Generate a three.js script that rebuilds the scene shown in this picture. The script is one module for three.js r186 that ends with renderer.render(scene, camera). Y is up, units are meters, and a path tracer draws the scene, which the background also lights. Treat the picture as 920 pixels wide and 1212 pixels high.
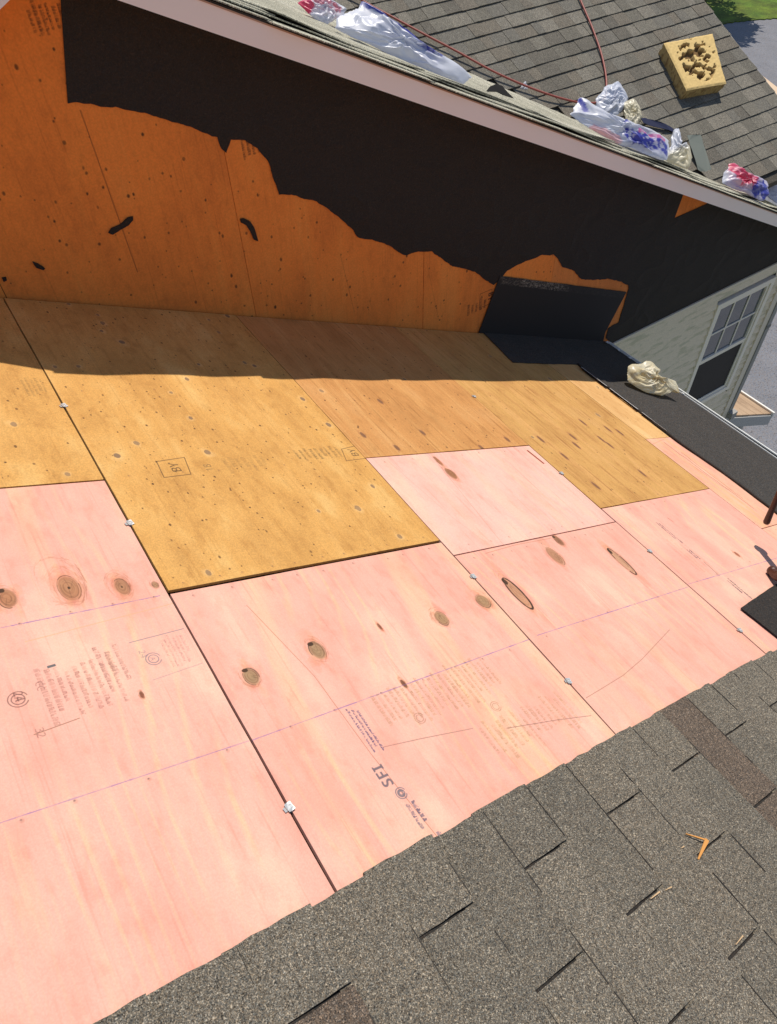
import * as THREE from 'three';
import { mergeGeometries } from 'three/addons/utils/BufferGeometryUtils.js';

// ---------- camera, sky, sun, exposure ----------
const scene = new THREE.Scene();
const renderer = new THREE.WebGLRenderer({ antialias: true });
renderer.toneMapping = THREE.LinearToneMapping;
renderer.toneMappingExposure = 1.0;
renderer.shadowMap.enabled = true;
const camera = new THREE.PerspectiveCamera(70.28880, 777 / 1024, 0.05, 400);
{
  const yaw = 0.55533, pitch = 0.87213, roll = -0.03906;
  const f = new THREE.Vector3(Math.sin(yaw) * Math.cos(pitch), -Math.sin(pitch), -Math.cos(yaw) * Math.cos(pitch));
  const r0 = new THREE.Vector3(Math.cos(yaw), 0, Math.sin(yaw)), u0 = new THREE.Vector3().crossVectors(r0, f);
  const r = r0.clone().multiplyScalar(Math.cos(roll)).addScaledVector(u0, Math.sin(roll));
  const u = u0.clone().multiplyScalar(Math.cos(roll)).addScaledVector(r0, -Math.sin(roll));
  camera.position.set(-0.08863, 1.92682, 3.51472);
  camera.quaternion.setFromRotationMatrix(new THREE.Matrix4().makeBasis(r, u, f.clone().negate()));
}
const SUN = new THREE.Vector3(0.514, 1.417, -0.45).normalize();
const sun = new THREE.DirectionalLight(new THREE.Color(1.0, 0.93, 0.83), 4.5);
sun.position.copy(SUN).multiplyScalar(30).add(new THREE.Vector3(4, 0, 0)); sun.target.position.set(4, 0, 0);
sun.castShadow = true; sun.shadow.mapSize.set(4096, 4096); sun.shadow.radius = 1;
Object.assign(sun.shadow.camera, { left: -25, right: 35, top: 25, bottom: -25, near: 1, far: 90 });
scene.add(sun, sun.target);
{
  const w = 256, h = 128, d = new Float32Array(w * h * 4);
  for (let j = 0; j < h; j++) {
    const el = (j + 0.5) / h * Math.PI - Math.PI / 2, t = Math.max(0, Math.sin(el));
    for (let i = 0; i < w; i++) {
      const az = (i + 0.5) / w * 2 * Math.PI, dir = new THREE.Vector3(Math.cos(az) * Math.cos(el), Math.sin(el), Math.sin(az) * Math.cos(el));
      const k = Math.pow(1 - t, 3), o = (j * w + i) * 4;
      let r = 0.27 + 0.53 * k, g = 0.42 + 0.44 * k, b = 0.74 + 0.20 * k;
      if (el < 0) { r = 0.3; g = 0.3; b = 0.28; }
      d[o] = r; d[o + 1] = g; d[o + 2] = b; d[o + 3] = 1;
    }
  }
  const sky = new THREE.DataTexture(d, w, h, THREE.RGBAFormat, THREE.FloatType);
  sky.mapping = THREE.EquirectangularReflectionMapping; sky.magFilter = sky.minFilter = THREE.LinearFilter; sky.needsUpdate = true;
  scene.background = sky; scene.environment = sky;
  scene.backgroundIntensity = scene.environmentIntensity = 0.6;
}

// ---------- helpers ----------
const TH = 0.45668, CT = Math.cos(TH), ST = Math.sin(TH);
const rng = (s) => () => { s = (s + 0x6d2b79f5) | 0; let t = Math.imul(s ^ (s >>> 15), 1 | s); t = (t + Math.imul(t ^ (t >>> 7), 61 | t)) ^ t; return ((t ^ (t >>> 14)) >>> 0) / 4294967296; };
const PERM = new Float32Array(65536); { const r = rng(77); for (let i = 0; i < 65536; i++) PERM[i] = r(); }
function vn(x, y) {
  const xi = Math.floor(x), yi = Math.floor(y); let fx = x - xi, fy = y - yi; fx = fx * fx * (3 - 2 * fx); fy = fy * fy * (3 - 2 * fy);
  const a = xi & 255, b = (xi + 1) & 255, c = (yi & 255) << 8, d = ((yi + 1) & 255) << 8;
  const p = PERM[a | c], q = PERM[b | c], r = PERM[a | d], s = PERM[b | d];
  return p + (q - p) * fx + (r - p) * fy + (p - q - r + s) * fx * fy;
}
const fbm = (x, y, n = 4) => { let s = 0, a = 0.5, t = 0; for (let i = 0; i < n; i++) { s += a * vn(x + i * 17.3, y + i * 31.7); t += a; a *= 0.5; x *= 2.03; y *= 2.03; } return s / t; };
const ridge = (x, y, n = 3) => { let s = 0, a = 0.5, t = 0; for (let i = 0; i < n; i++) { s += a * (1 - Math.abs(2 * vn(x + i * 11.1, y + i * 5.7) - 1)); t += a; a *= 0.5; x *= 2.1; y *= 2.1; } return s / t; };
const sm = (a, b, x) => { const t = Math.min(1, Math.max(0, (x - a) / (b - a))); return t * t * (3 - 2 * t); };
const taken = {};
const numbered = (n) => { const k = taken[n] = (taken[n] ?? -1) + 1; return k ? n + '_' + String(k).padStart(3, '0') : n; };
const shadowed = (o) => { o.castShadow = o.receiveShadow = true; return o; };
function mesh(name, geo, mat, parent) { const m = shadowed(new THREE.Mesh(geo, mat)); m.name = parent === scene ? numbered(name) : name; parent.add(m); return m; }
function tag(o, label, category, group) { o.userData.label = label; o.userData.category = category; if (group) o.userData.group = group; return o; }
function thing(name, label, category, group) { const g = new THREE.Group(); g.name = numbered(name); scene.add(g); return tag(g, label, category, group); }
const struct = (name, geo, mat) => { const m = mesh(name, geo, mat, scene); m.userData.kind = 'structure'; return m; };
const deckFrame = (g) => { g.rotation.z = -TH; return g; };                                        // local x down the slope, y off the roof, z away from the gable wall
const mainFrame = (g) => { g.rotation.x = TH; return g; };                                         // local z down the slope of the far roof
const std = (o) => new THREE.MeshStandardMaterial({ roughness: 0.85, side: THREE.DoubleSide, ...o });
const canvas = (w, h) => { const c = document.createElement('canvas'); c.width = w; c.height = h; return c; };
function canvasTex(c, repeat) { const t = new THREE.CanvasTexture(c); t.colorSpace = THREE.SRGBColorSpace; t.anisotropy = 8; if (repeat) t.wrapS = t.wrapT = THREE.RepeatWrapping; return t; }
function rough(pts, step, amp, seed, closed = true) {                                              // a polyline with a torn, uneven edge
  const out = [], n = pts.length;
  for (let i = 0; i < (closed ? n : n - 1); i++) {
    const a = pts[i], b = pts[(i + 1) % n], L = Math.hypot(b[0] - a[0], b[1] - a[1]), k = Math.max(1, Math.round(L / step)), nx = -(b[1] - a[1]) / L, ny = (b[0] - a[0]) / L;
    for (let j = 0; j < k; j++) {
      const t = j / k, x = a[0] + (b[0] - a[0]) * t, y = a[1] + (b[1] - a[1]) * t, w = j ? amp : amp * 0.4;
      const o = (fbm(x * 22 + seed, y * 22 + seed * 2, 3) - 0.5) * 2 * w;
      out.push([x + nx * o, y + ny * o]);
    }
  }
  if (!closed) out.push(pts[n - 1]);
  return out;
}
function tile(poly, top, thick, uv = (x, z) => [x, z]) {                                           // a thin piece with outline poly (x, z), upper face at top(x, z)
  const c = poly.map((p) => new THREE.Vector2(p[0], p[1])), faces = THREE.ShapeUtils.triangulateShape(c, []), pos = [], uvs = [], n = poly.length;
  const area = THREE.ShapeUtils.area(c), v = (p, dy) => { pos.push(p[0], top(p[0], p[1]) - dy, p[1]); uvs.push(...uv(p[0], p[1])); };
  for (const f of faces) { const o = area > 0 ? [2, 1, 0] : [0, 1, 2]; for (const k of o) v(poly[f[k]], 0); for (const k of [...o].reverse()) v(poly[f[k]], thick); }
  for (let i = 0; i < n; i++) {
    let a = poly[i], b = poly[(i + 1) % n]; if (area > 0) [a, b] = [b, a];
    v(a, 0); v(a, thick); v(b, 0); v(b, 0); v(a, thick); v(b, thick);
  }
  const g = new THREE.BufferGeometry(); g.setAttribute('position', new THREE.Float32BufferAttribute(pos, 3)); g.setAttribute('uv', new THREE.Float32BufferAttribute(uvs, 2));
  g.computeVertexNormals(); return g;
}
const rect = (x0, x1, z0, z1) => [[x0, z0], [x1, z0], [x1, z1], [x0, z1]];
function sheetXY(poly, depth, z) {                                                                  // an upright sheet in the wall's plane
  const s = new THREE.Shape(poly.map((p) => new THREE.Vector2(p[0], p[1]))), g = new THREE.ExtrudeGeometry(s, { depth, bevelEnabled: false }); g.translate(0, 0, z); return g;
}
const box = (x0, x1, y0, y1, z0, z1) => { const g = new THREE.BoxGeometry(x1 - x0, y1 - y0, z1 - z0); g.translate((x0 + x1) / 2, (y0 + y1) / 2, (z0 + z1) / 2); return g; };
const RN = 1.465, RX = 0.578;                                                                        // the upper roof's face lies about 1.47 m above the deck's plane; its ridge is at x = RX
const onRake = (x, n) => (n - x * ST) / CT;                                                        // height of the upper roof's right slope at offset n
const onLeft = (x, n) => (n - RX * 2 * ST + x * ST) / CT;

// ---------- textures ----------
const hexrgb = (h) => [(h >> 16) & 255, (h >> 8) & 255, h & 255];
function plyCanvas(w, h, ppm, st, seed) {                                                          // veneer: x across the grain, y along it, both in metres
  const W = Math.round(w * ppm), H = Math.round(h * ppm), c = canvas(W, H), x = c.getContext('2d'), im = x.createImageData(W, H), d = im.data;
  const A = hexrgb(st.base), B = hexrgb(st.alt), C = hexrgb(st.dark), L = hexrgb(st.light);
  for (let j = 0; j < H; j++) for (let i = 0; i < W; i++) {
    const s = i / ppm + seed * 3.7, e = j / ppm + seed * 5.3;
    const wob = vn(s * 3.1, e * 1.1) * 0.16 + vn(s * 9, e * 2.6) * 0.03;
    const fig = vn((s + wob) * st.fig, e * 0.6 + 9) * 0.6 + vn((s + wob) * st.fig * 3.3, e * 1.3) * 0.4;
    const fine = vn(s * 310, e * 7) * 0.5 + vn(s * 130, e * 3.1) * 0.5;
    const mot = fbm(s * st.mot, e * st.mot * 0.55, 4), speck = vn(i * 0.71 + seed, j * 0.63), sml = fbm(s * 42 + 5, e * 20, 3);
    const band = (s + wob * 1.5) * 13 + vn(s * 3.1 + 40, e * 0.9) * 4.6, cath = Math.abs(band - Math.floor(band) - 0.5) * 2, streak = sm(0.66, 0.98, cath + 0.25 * (fine - 0.5)) * sm(0.4, 0.75, vn(s * 4.4 + 3, e * 2.6)) * (0.15 + 1.3 * sml);
    const kb = sm(0.5, 0.78, fig) * st.kAlt * (0.6 + 0.8 * sml) + streak * (st.kCath ?? 0.5) + sm(0.55, 0.8, fine) * st.kAlt * 0.35, kc = sm(0.42, 0.8, mot * 0.8 + sml * 0.2) * st.kDark + sm(0.62, 0.95, 1 - fine) * st.kFine + sm(0.55, 0.85, sml) * st.kDark * (st.kSml ?? 0.5), kl = sm(0.52, 0.85, 1 - mot) * st.kLight;
    const n = 1 + (speck - 0.5) * st.grain, o = (j * W + i) * 4;
    for (let k = 0; k < 3; k++) { let v = A[k] + (B[k] - A[k]) * kb; v += (L[k] - v) * kl; v += (C[k] - v) * Math.min(1, kc); d[o + k] = v * n; }
    d[o + 3] = 255;
  }
  x.putImageData(im, 0, 0); return c;
}
const PINK = { base: 0xdda491, alt: 0xe3b88e, dark: 0xcd8874, light: 0xeabda2, fig: 9, mot: 8, kAlt: 0.46, kDark: 0.38, kFine: 0.42, kLight: 0.55, kCath: 0.55, kSml: 0.5, grain: 0.08 };
const GOLD = { base: 0xc8954e, alt: 0xd3a35e, dark: 0xa97738, light: 0xdbb574, fig: 14, mot: 9, kAlt: 0.35, kDark: 0.4, kFine: 0.34, kLight: 0.45, kCath: 0.25, kSml: 0.6, grain: 0.16 };
const TAN = { base: 0xbf874b, alt: 0xcd9a5c, dark: 0x95632f, light: 0xcb9d68, fig: 26, mot: 8, kAlt: 0.5, kDark: 0.3, kFine: 0.7, kLight: 0.3, kCath: 0.3, kSml: 0.4, grain: 0.12 };
const PALE = { base: 0xd2a468, alt: 0xdcb47a, dark: 0xa9743c, light: 0xdcb888, fig: 12, mot: 6, kAlt: 0.6, kDark: 0.3, kFine: 0.3, kLight: 0.3, grain: 0.06 };
const RUST = { base: 0xe88736, alt: 0xec9642, dark: 0xc06a2a, light: 0xeb9a4c, fig: 9, mot: 5, kAlt: 0.4, kDark: 0.4, kFine: 0.34, kLight: 0.25, kCath: 0.2, kSml: 0.35, grain: 0.09 };
const ink = (x, col, a, w, pts) => { x.globalAlpha = a; x.strokeStyle = col; x.lineWidth = w; x.beginPath(); pts.forEach((p, i) => i ? x.lineTo(p[0] * 1000, p[1] * 1000) : x.moveTo(p[0] * 1000, p[1] * 1000)); x.stroke(); x.globalAlpha = 1; };
function pen(c, ppm, s0, e0) { const x = c.getContext('2d'); x.setTransform(ppm / 1000, 0, 0, ppm / 1000, -s0 * ppm, -e0 * ppm); return x; }   // millimetres on the roof
function wobbly(x, cx, cy, rx, ry, seed) { x.beginPath(); for (let k = 0; k <= 28; k++) { const a = k / 28 * 2 * Math.PI, q = 0.92 + 0.16 * vn(seed + Math.cos(a) * 1.3 + 7, Math.sin(a) * 1.3 + seed); x.lineTo(cx + Math.cos(a) * rx * q, cy + Math.sin(a) * ry * q); } x.closePath(); }
function knot(x, [s, e, rx, ry], o = {}) {
  const cx = s * 1000, cy = e * 1000, sd = Math.round(s * 9100 + e * 3700), r = rng(sd); rx *= 1000; ry *= 1000;
  x.save();
  const halo = o.halo ?? 30;
  for (let k = 0; k < halo * 2; k++) {                                                            // resin stain drawn out along the grain, in wisps
    const a = r() * 6.283, q = r() * r(), px = cx + Math.cos(a) * rx * (0.5 + 1.5 * q), py = cy + Math.sin(a) * ry * (0.6 + 2.0 * q);
    x.globalAlpha = 0.035 + 0.05 * r(); x.fillStyle = r() > 0.35 ? (o.stain ?? '#b5553a') : '#c98a4e';
    wobbly(x, px, py, rx * (0.12 + 0.5 * r()), ry * (0.2 + 0.7 * r()), sd % 50 + k); x.fill();
  }
  for (let k = (o.rings ?? 2) * 2; k > 0; k--) { x.globalAlpha = 0.12 + 0.3 * r(); x.strokeStyle = r() > 0.5 ? '#a8603e' : '#8f4f34'; x.lineWidth = 0.8 + 1.3 * r(); const a0 = r() * 6.28; x.beginPath(); const q = 1 + 0.11 * k + 0.05 * r(); for (let t = 0; t < 18; t++) { const a = a0 + t * (0.12 + 0.1 * r()), w = q * (0.95 + 0.1 * r()); x.lineTo(cx - rx * 0.04 * k + Math.cos(a) * rx * w, cy - ry * 0.05 * k + Math.sin(a) * ry * w); } x.stroke(); }
  for (let k = 0; k < 14; k++) { x.globalAlpha = 0.34; x.fillStyle = k % 3 ? (o.fill ?? '#a67a58') : (k % 2 ? '#8a5f40' : '#b98c64'); const q = 1 - 0.055 * k; wobbly(x, cx + (r() - 0.5) * rx * 0.12, cy + (r() - 0.5) * ry * 0.12, rx * q, ry * q, sd % 97 + k); x.fill(); }
  for (let k = 0; k < 16; k++) { x.globalAlpha = 0.22 + 0.25 * r(); x.strokeStyle = '#5f3d26'; x.lineWidth = 0.5 + rx * 0.05 * r(); const q = Math.sqrt(r()) * 0.97, a0 = r() * 6.28; x.beginPath(); for (let t = 0; t < 12; t++) { const a = a0 + t * 0.2; x.lineTo(cx + Math.cos(a) * rx * q, cy + Math.sin(a) * ry * q); } x.stroke(); }
  for (let k = 0; k < (o.rimW ? 12 : 6); k++) { x.globalAlpha = 0.5 + 0.3 * r(); x.strokeStyle = o.rim ?? '#5b3a24'; x.lineWidth = Math.max(0.9, rx * (o.rimW ?? 0.12) * r()); const a0 = r() * 6.28, q = 0.97 + 0.06 * r(); x.beginPath(); for (let t = 0; t < 14; t++) { const a = a0 + t * 0.11; x.lineTo(cx + Math.cos(a) * rx * q, cy + Math.sin(a) * ry * q); } x.stroke(); }
  for (let k = 0; k < 3; k++) { const a = r() * 6.28; x.globalAlpha = 0.6; x.strokeStyle = '#3d2616'; x.lineWidth = 0.9; x.beginPath(); x.moveTo(cx + (r() - 0.5) * rx * 0.3, cy + (r() - 0.5) * ry * 0.3); x.lineTo(cx + Math.cos(a) * rx * 0.8, cy + Math.sin(a) * ry * 0.8); x.stroke(); }
  if (o.open) { x.globalAlpha = 0.9; x.fillStyle = '#38210f'; wobbly(x, cx - rx * 0.35, cy - ry * 0.8, rx * 0.42, ry * 0.2, sd % 31); x.fill(); }
  if (o.dot) { x.globalAlpha = 0.9; x.fillStyle = '#33200f'; wobbly(x, cx, cy, rx * 0.12, ry * 0.1, 4); x.fill(); }
  x.restore();
}
function spots(x, s0, s1, e0, e1, n, seed, big = 1, scars = 0.12) {                                // nail scars and small pin knots of old sheets
  const r = rng(seed);
  for (let k = 0; k < n; k++) {
    const cx = (s0 + (s1 - s0) * r()) * 1000, cy = (e0 + (e1 - e0) * r()) * 1000, scar = r() < scars, q = r(), a = (scar ? 7 + 7 * q : 1.6 + 3.2 * q * q) * big;
    if (scar) for (let m = 0; m < 9; m++) { x.globalAlpha = 0.06; x.fillStyle = '#e6cb98'; wobbly(x, cx + (r() - 0.5) * a * 2.4, cy + (r() - 0.5) * a * 3, a * (0.8 + 1.3 * r()), a * (0.8 + 1.6 * r()), k + m + seed); x.fill(); }
    if (r() > 0.7) { x.globalAlpha = 0.25; x.strokeStyle = '#5f3b18'; x.lineWidth = 1.3; x.beginPath(); x.moveTo(cx, cy - 14 - 60 * r()); x.lineTo(cx + 2, cy + 14 + 50 * r()); x.stroke(); }
    x.globalAlpha = (scar ? 0.6 : 0.45) + 0.4 * r(); x.fillStyle = scar ? '#84684c' : '#40280f'; wobbly(x, cx, cy, a, a * (1 + 0.7 * r()), k + seed * 2); x.fill();
    if (scar) { x.globalAlpha = 0.5; x.strokeStyle = '#5a4028'; x.lineWidth = 1.4; wobbly(x, cx, cy, a * 0.9, a * 1.2, k + seed * 2); x.stroke(); x.globalAlpha = 0.4; wobbly(x, cx, cy, a * 0.4, a * 0.5, k + seed); x.stroke(); }
  }
  x.globalAlpha = 1;
}
function nails(x, s0, s1, e, n, seed) { const r = rng(seed); for (let k = 0; k < n; k++) { const cx = (s0 + (s1 - s0) * (k + 0.5 + 0.4 * (r() - 0.5)) / n) * 1000, cy = e * 1000 + (r() - 0.5) * 14; x.globalAlpha = 0.35 + 0.4 * r(); x.fillStyle = '#5a4a48'; x.beginPath(); x.arc(cx, cy, 2.5, 0, 7); x.fill(); x.globalAlpha = 0.12; x.fillStyle = '#5a2d1a'; x.beginPath(); x.arc(cx + 1.5, cy + 3, 5.5, 0, 7); x.fill(); } x.globalAlpha = 1; }
function chalk(x, a, b, seed) {                                                                     // a snapped purple line, broken where the chalk missed
  const n = 90; for (let k = 0; k < n; k++) { const t = k / n, u = (k + 1) / n, q = vn(k * 0.35 + seed, seed); ink(x, '#7d5c96', 0.3 + 0.5 * q, 1.6 + 2.6 * vn(k * 0.7, seed), [[a[0] + (b[0] - a[0]) * t, a[1] + (b[1] - a[1]) * t], [a[0] + (b[0] - a[0]) * u, a[1] + (b[1] - a[1]) * u]]); }
}
function words(x, str, s, e, size, col, a, rot = -Math.PI / 2, bold = false) { x.save(); x.translate(s * 1000, e * 1000); x.rotate(rot); x.globalAlpha = a; x.fillStyle = col; x.font = (bold ? 'bold ' : '') + size + 'px sans-serif'; x.fillText(str, 0, 0); x.restore(); }
function scribble(x, s0, s1, e0, e1, rows, col, a, seed, w = 1) {                                         // lines of worn stamp print, too faint to read: rows run along e
  const r = rng(seed);
  for (let k = 0; k < rows; k++) {
    const s = (s0 + (s1 - s0) * (k + 0.5) / rows) * 1000; let e = (e0 + (e1 - e0) * 0.2 * r()) * 1000; const end = (e1 - (e1 - e0) * 0.35 * r()) * 1000, hgt = (s1 - s0) / rows * 1000 * (0.42 + 0.25 * r());
    while (e < end) { const L = 4 + 9 * r(); x.globalAlpha = a * (0.35 + 0.65 * r()); x.fillStyle = col; for (let m = 0; m < L; m += 3) { x.fillRect(s + (r() - 0.5) * 2, e + m, hgt * (0.5 + 0.5 * r()), 1.9 * w); if (r() > 0.35) x.fillRect(s + (r() > 0.5 ? 0 : hgt * 0.8), e + m, 2 * w, 3.4); } e += L + 3.5; }
  }
  x.globalAlpha = 1;
}
function seal(x, s, e, r0, col, a) { x.globalAlpha = a; x.strokeStyle = col; x.lineWidth = 2.4; x.beginPath(); x.arc(s * 1000, e * 1000, r0, 0.4, 6.0); x.stroke(); x.beginPath(); x.arc(s * 1000, e * 1000, r0 * 0.66, 0, 7); x.stroke(); x.globalAlpha = 1; }

// granules: a tile of one metre; coarse patches come from the tints of the single shingles
function granTex(base, spread, seed, size = 1024, grains = 1) {
  const c = canvas(size, size), x = c.getContext('2d'), im = x.createImageData(size, size), d = im.data, b = canvas(size, size), y = b.getContext('2d'), jm = y.createImageData(size, size), r = rng(seed), A = hexrgb(base);
  for (let j = 0; j < size; j++) for (let i = 0; i < size; i++) {
    const o = (j * size + i) * 4, q = vn(i * 0.55 * grains, j * 0.55 * grains), m = vn(i * 0.21, j * 0.21 + 40), big = Math.sin(i / size * 6.283 * 3 + 3 * vn(i / 90, j / 90)) * Math.sin(j / size * 6.283 * 2) * 0.5;
    let k = 1 + (q - 0.5) * spread * 1.5 + (m - 0.5) * spread * 0.5 + (r() - 0.5) * spread * 0.7 + big * 0.05;
    if (q > 0.82) k += spread * 0.8; if (q < 0.14) k *= 0.55;
    const warm = (vn(i * 0.5 + 99, j * 0.5) - 0.5) * 14;
    d[o] = A[0] * k + warm; d[o + 1] = A[1] * k; d[o + 2] = A[2] * k - warm; d[o + 3] = 255;
    jm.data[o] = jm.data[o + 1] = jm.data[o + 2] = 255 * q; jm.data[o + 3] = 255;
  }
  x.putImageData(im, 0, 0); y.putImageData(jm, 0, 0);
  const bump = new THREE.CanvasTexture(b); bump.wrapS = bump.wrapT = THREE.RepeatWrapping;
  return { map: canvasTex(c, true), bump };
}
const GR = granTex(0x68635a, 0.52, 5), GR2 = granTex(0x7f7b73, 0.5, 6), BLK = granTex(0x37332f, 0.36, 7, 512), FELT = granTex(0x211a16, 0.3, 8, 512);
const granMat = (t, col, bump = 0.0012) => std({ map: t.map, bumpMap: t.bump, bumpScale: bump, color: col, roughness: 0.95 });
{ // felt: slack wrinkles that repeat with the tile
  const vp = (x, y, p) => { const xi = Math.floor(x), yi = Math.floor(y), f = (t) => t * t * (3 - 2 * t), g = (i, j) => PERM[(((i % p) + p) % p) * 251 + (((j % p) + p) % p) * 17 + p * 1009], a = f(x - xi), b = f(y - yi); return (g(xi, yi) * (1 - a) + g(xi + 1, yi) * a) * (1 - b) + (g(xi, yi + 1) * (1 - a) + g(xi + 1, yi + 1) * a) * b; };
  const c = FELT.bump.image, x = c.getContext('2d'), im = x.getImageData(0, 0, 512, 512);
  for (let j = 0; j < 512; j++) for (let i = 0; i < 512; i++) { const o = (j * 512 + i) * 4, w = vp(i / 512 * 4, j / 512 * 4, 4) * 2, k = 1 - Math.abs(2 * vp(i / 512 * 6 + w, j / 512 * 6, 6) - 1), v = im.data[o] * 0.12 + 225 * (0.6 * k * k + 0.4 * vp(i / 512 * 3, j / 512 * 3 + w, 3)); im.data[o] = im.data[o + 1] = im.data[o + 2] = v; }
  x.putImageData(im, 0, 0);
}
{ // felt: long fibres and pale scratches, copied from the sheet on the wall
  const x = FELT.map.image.getContext('2d'), r = rng(31);
  for (let k = 0; k < 420; k++) { const a = -0.35 + 0.5 * (r() - 0.5), px = r() * 512, py = r() * 512, L = 4 + 22 * r() * r(); x.globalAlpha = 0.06 + 0.16 * r(); x.strokeStyle = r() > 0.4 ? '#8a7a70' : '#000'; x.lineWidth = 0.7; x.beginPath(); x.moveTo(px, py); x.lineTo(px + Math.cos(a) * L, py - Math.sin(a) * L); x.stroke(); }
}

// ---------- ground ----------
const GY = -7;
{
  const a = granTex(0x76767a, 0.07, 12, 512), t = a.map; t.repeat.set(1, 1);
  const flat = (x0, x1, z0, z1, y) => { const g = tile(rect(x0, x1, z0, z1), () => y, 0.02, (x, z) => [x / 3, z / 3]); return g; };
  struct('ground', flat(-150, 250, -250, 150, GY - 0.05), std({ color: 0x6f7d45, roughness: 1 }));
  const lawnT = canvas(512, 512), lx = lawnT.getContext('2d'), im = lx.createImageData(512, 512);
  for (let j = 0; j < 512; j++) for (let i = 0; i < 512; i++) { const k = 0.55 + 0.5 * fbm(i / 40, j / 40, 4) + 0.35 * (vn(i * 0.7, j * 0.35) - 0.5), o = (j * 512 + i) * 4; im.data[o] = 92 * k + 14 * vn(i / 60, j / 60 + 5); im.data[o + 1] = 124 * k; im.data[o + 2] = 34 * k; im.data[o + 3] = 255; }
  lx.putImageData(im, 0, 0);
  struct('lawn', tile(rough([...[[25.36,-14.89],[26.37,-14.89],[27.08,-14.66],[28.03,-14.14],[29.4,-13.75]], [60, -40], [60, -120], [10, -120]], 0.12, 0.12, 4), () => GY + 0.012, 0.03, (x, z) => [x / 4, z / 4]), std({ map: canvasTex(lawnT, true), roughness: 1 }));
  const asphalt = std({ map: t, bumpMap: a.bump, bumpScale: 0.001, roughness: 0.95 });
  struct('driveway', flat(6, 60, -40, 40, GY - 0.02), asphalt);
  struct('footpath', tile([[23.47,-11.38],[23.28,-11.0],[22.79,-9.94],[20.95,-8.11],[20.21,-8.67],[21.95,-10.35]], () => GY, 0.02), std({ color: 0xcdb497, roughness: 0.95 }));
}

// ---------- lower roof: bare plywood deck ----------
const lower = deckFrame(thing('lower_roof', 'low pitched roof stripped to old golden and new pink plywood sheets', 'roof'));
function plywood(s0, s1, e0, e1, st, seed, label, draw, ppm = 480, lift = 0, edge = 0.0018) {
  const c = plyCanvas(s1 - s0, e1 - e0, ppm, st, seed), x = pen(c, ppm, s0, e0), r = rng(seed * 13 + 1);
  for (let k = 0; k < 14; k++) { const q = r(), a = (s0 + (s1 - s0) * r()), b = (e0 + (e1 - e0) * r()), d = r() * 3.14, L = 0.02 + 0.10 * r() * r(); ink(x, q > 0.5 ? '#6a4630' : '#f0d2b8', 0.08 + 0.16 * r(), 0.7 + 1.0 * r(), [[a, b], [a + Math.cos(d) * L * 0.5, b + Math.sin(d) * L * 0.5 + 0.004], [a + Math.cos(d) * L, b + Math.sin(d) * L]]); }
  draw?.(x);
  const poly = rough(rect(s0, s1, e0, e1), 0.15, edge, seed), k1 = (r() - 0.5) * 0.002, k2 = (r() - 0.5) * 0.002;
  const g = tile(poly, (s, e) => lift + k1 * (s - s0) + k2 * (e - e0), 0.012, (s, e) => [(s - s0) / (s1 - s0), 1 - (e - e0) / (e1 - e0)]);
  const m = mesh('plywood_sheet', g, std({ map: canvasTex(c), roughness: 0.82 }), lower); m.userData.label = label; return m;
}
const G = 0.0035;                                                                                  // half a joint
plywood(-1.22, -G, 0.016, 1.42, GOLD, 1, 'old golden sheet at the left end of the roof', (x) => { spots(x, -1.2, -0.02, 0.03, 1.4, 160, 11, 1.1, 0.06); scribble(x, -0.12, -0.03, 0.72, 0.86, 5, '#5f4a28', 0.5, 3); });
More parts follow.
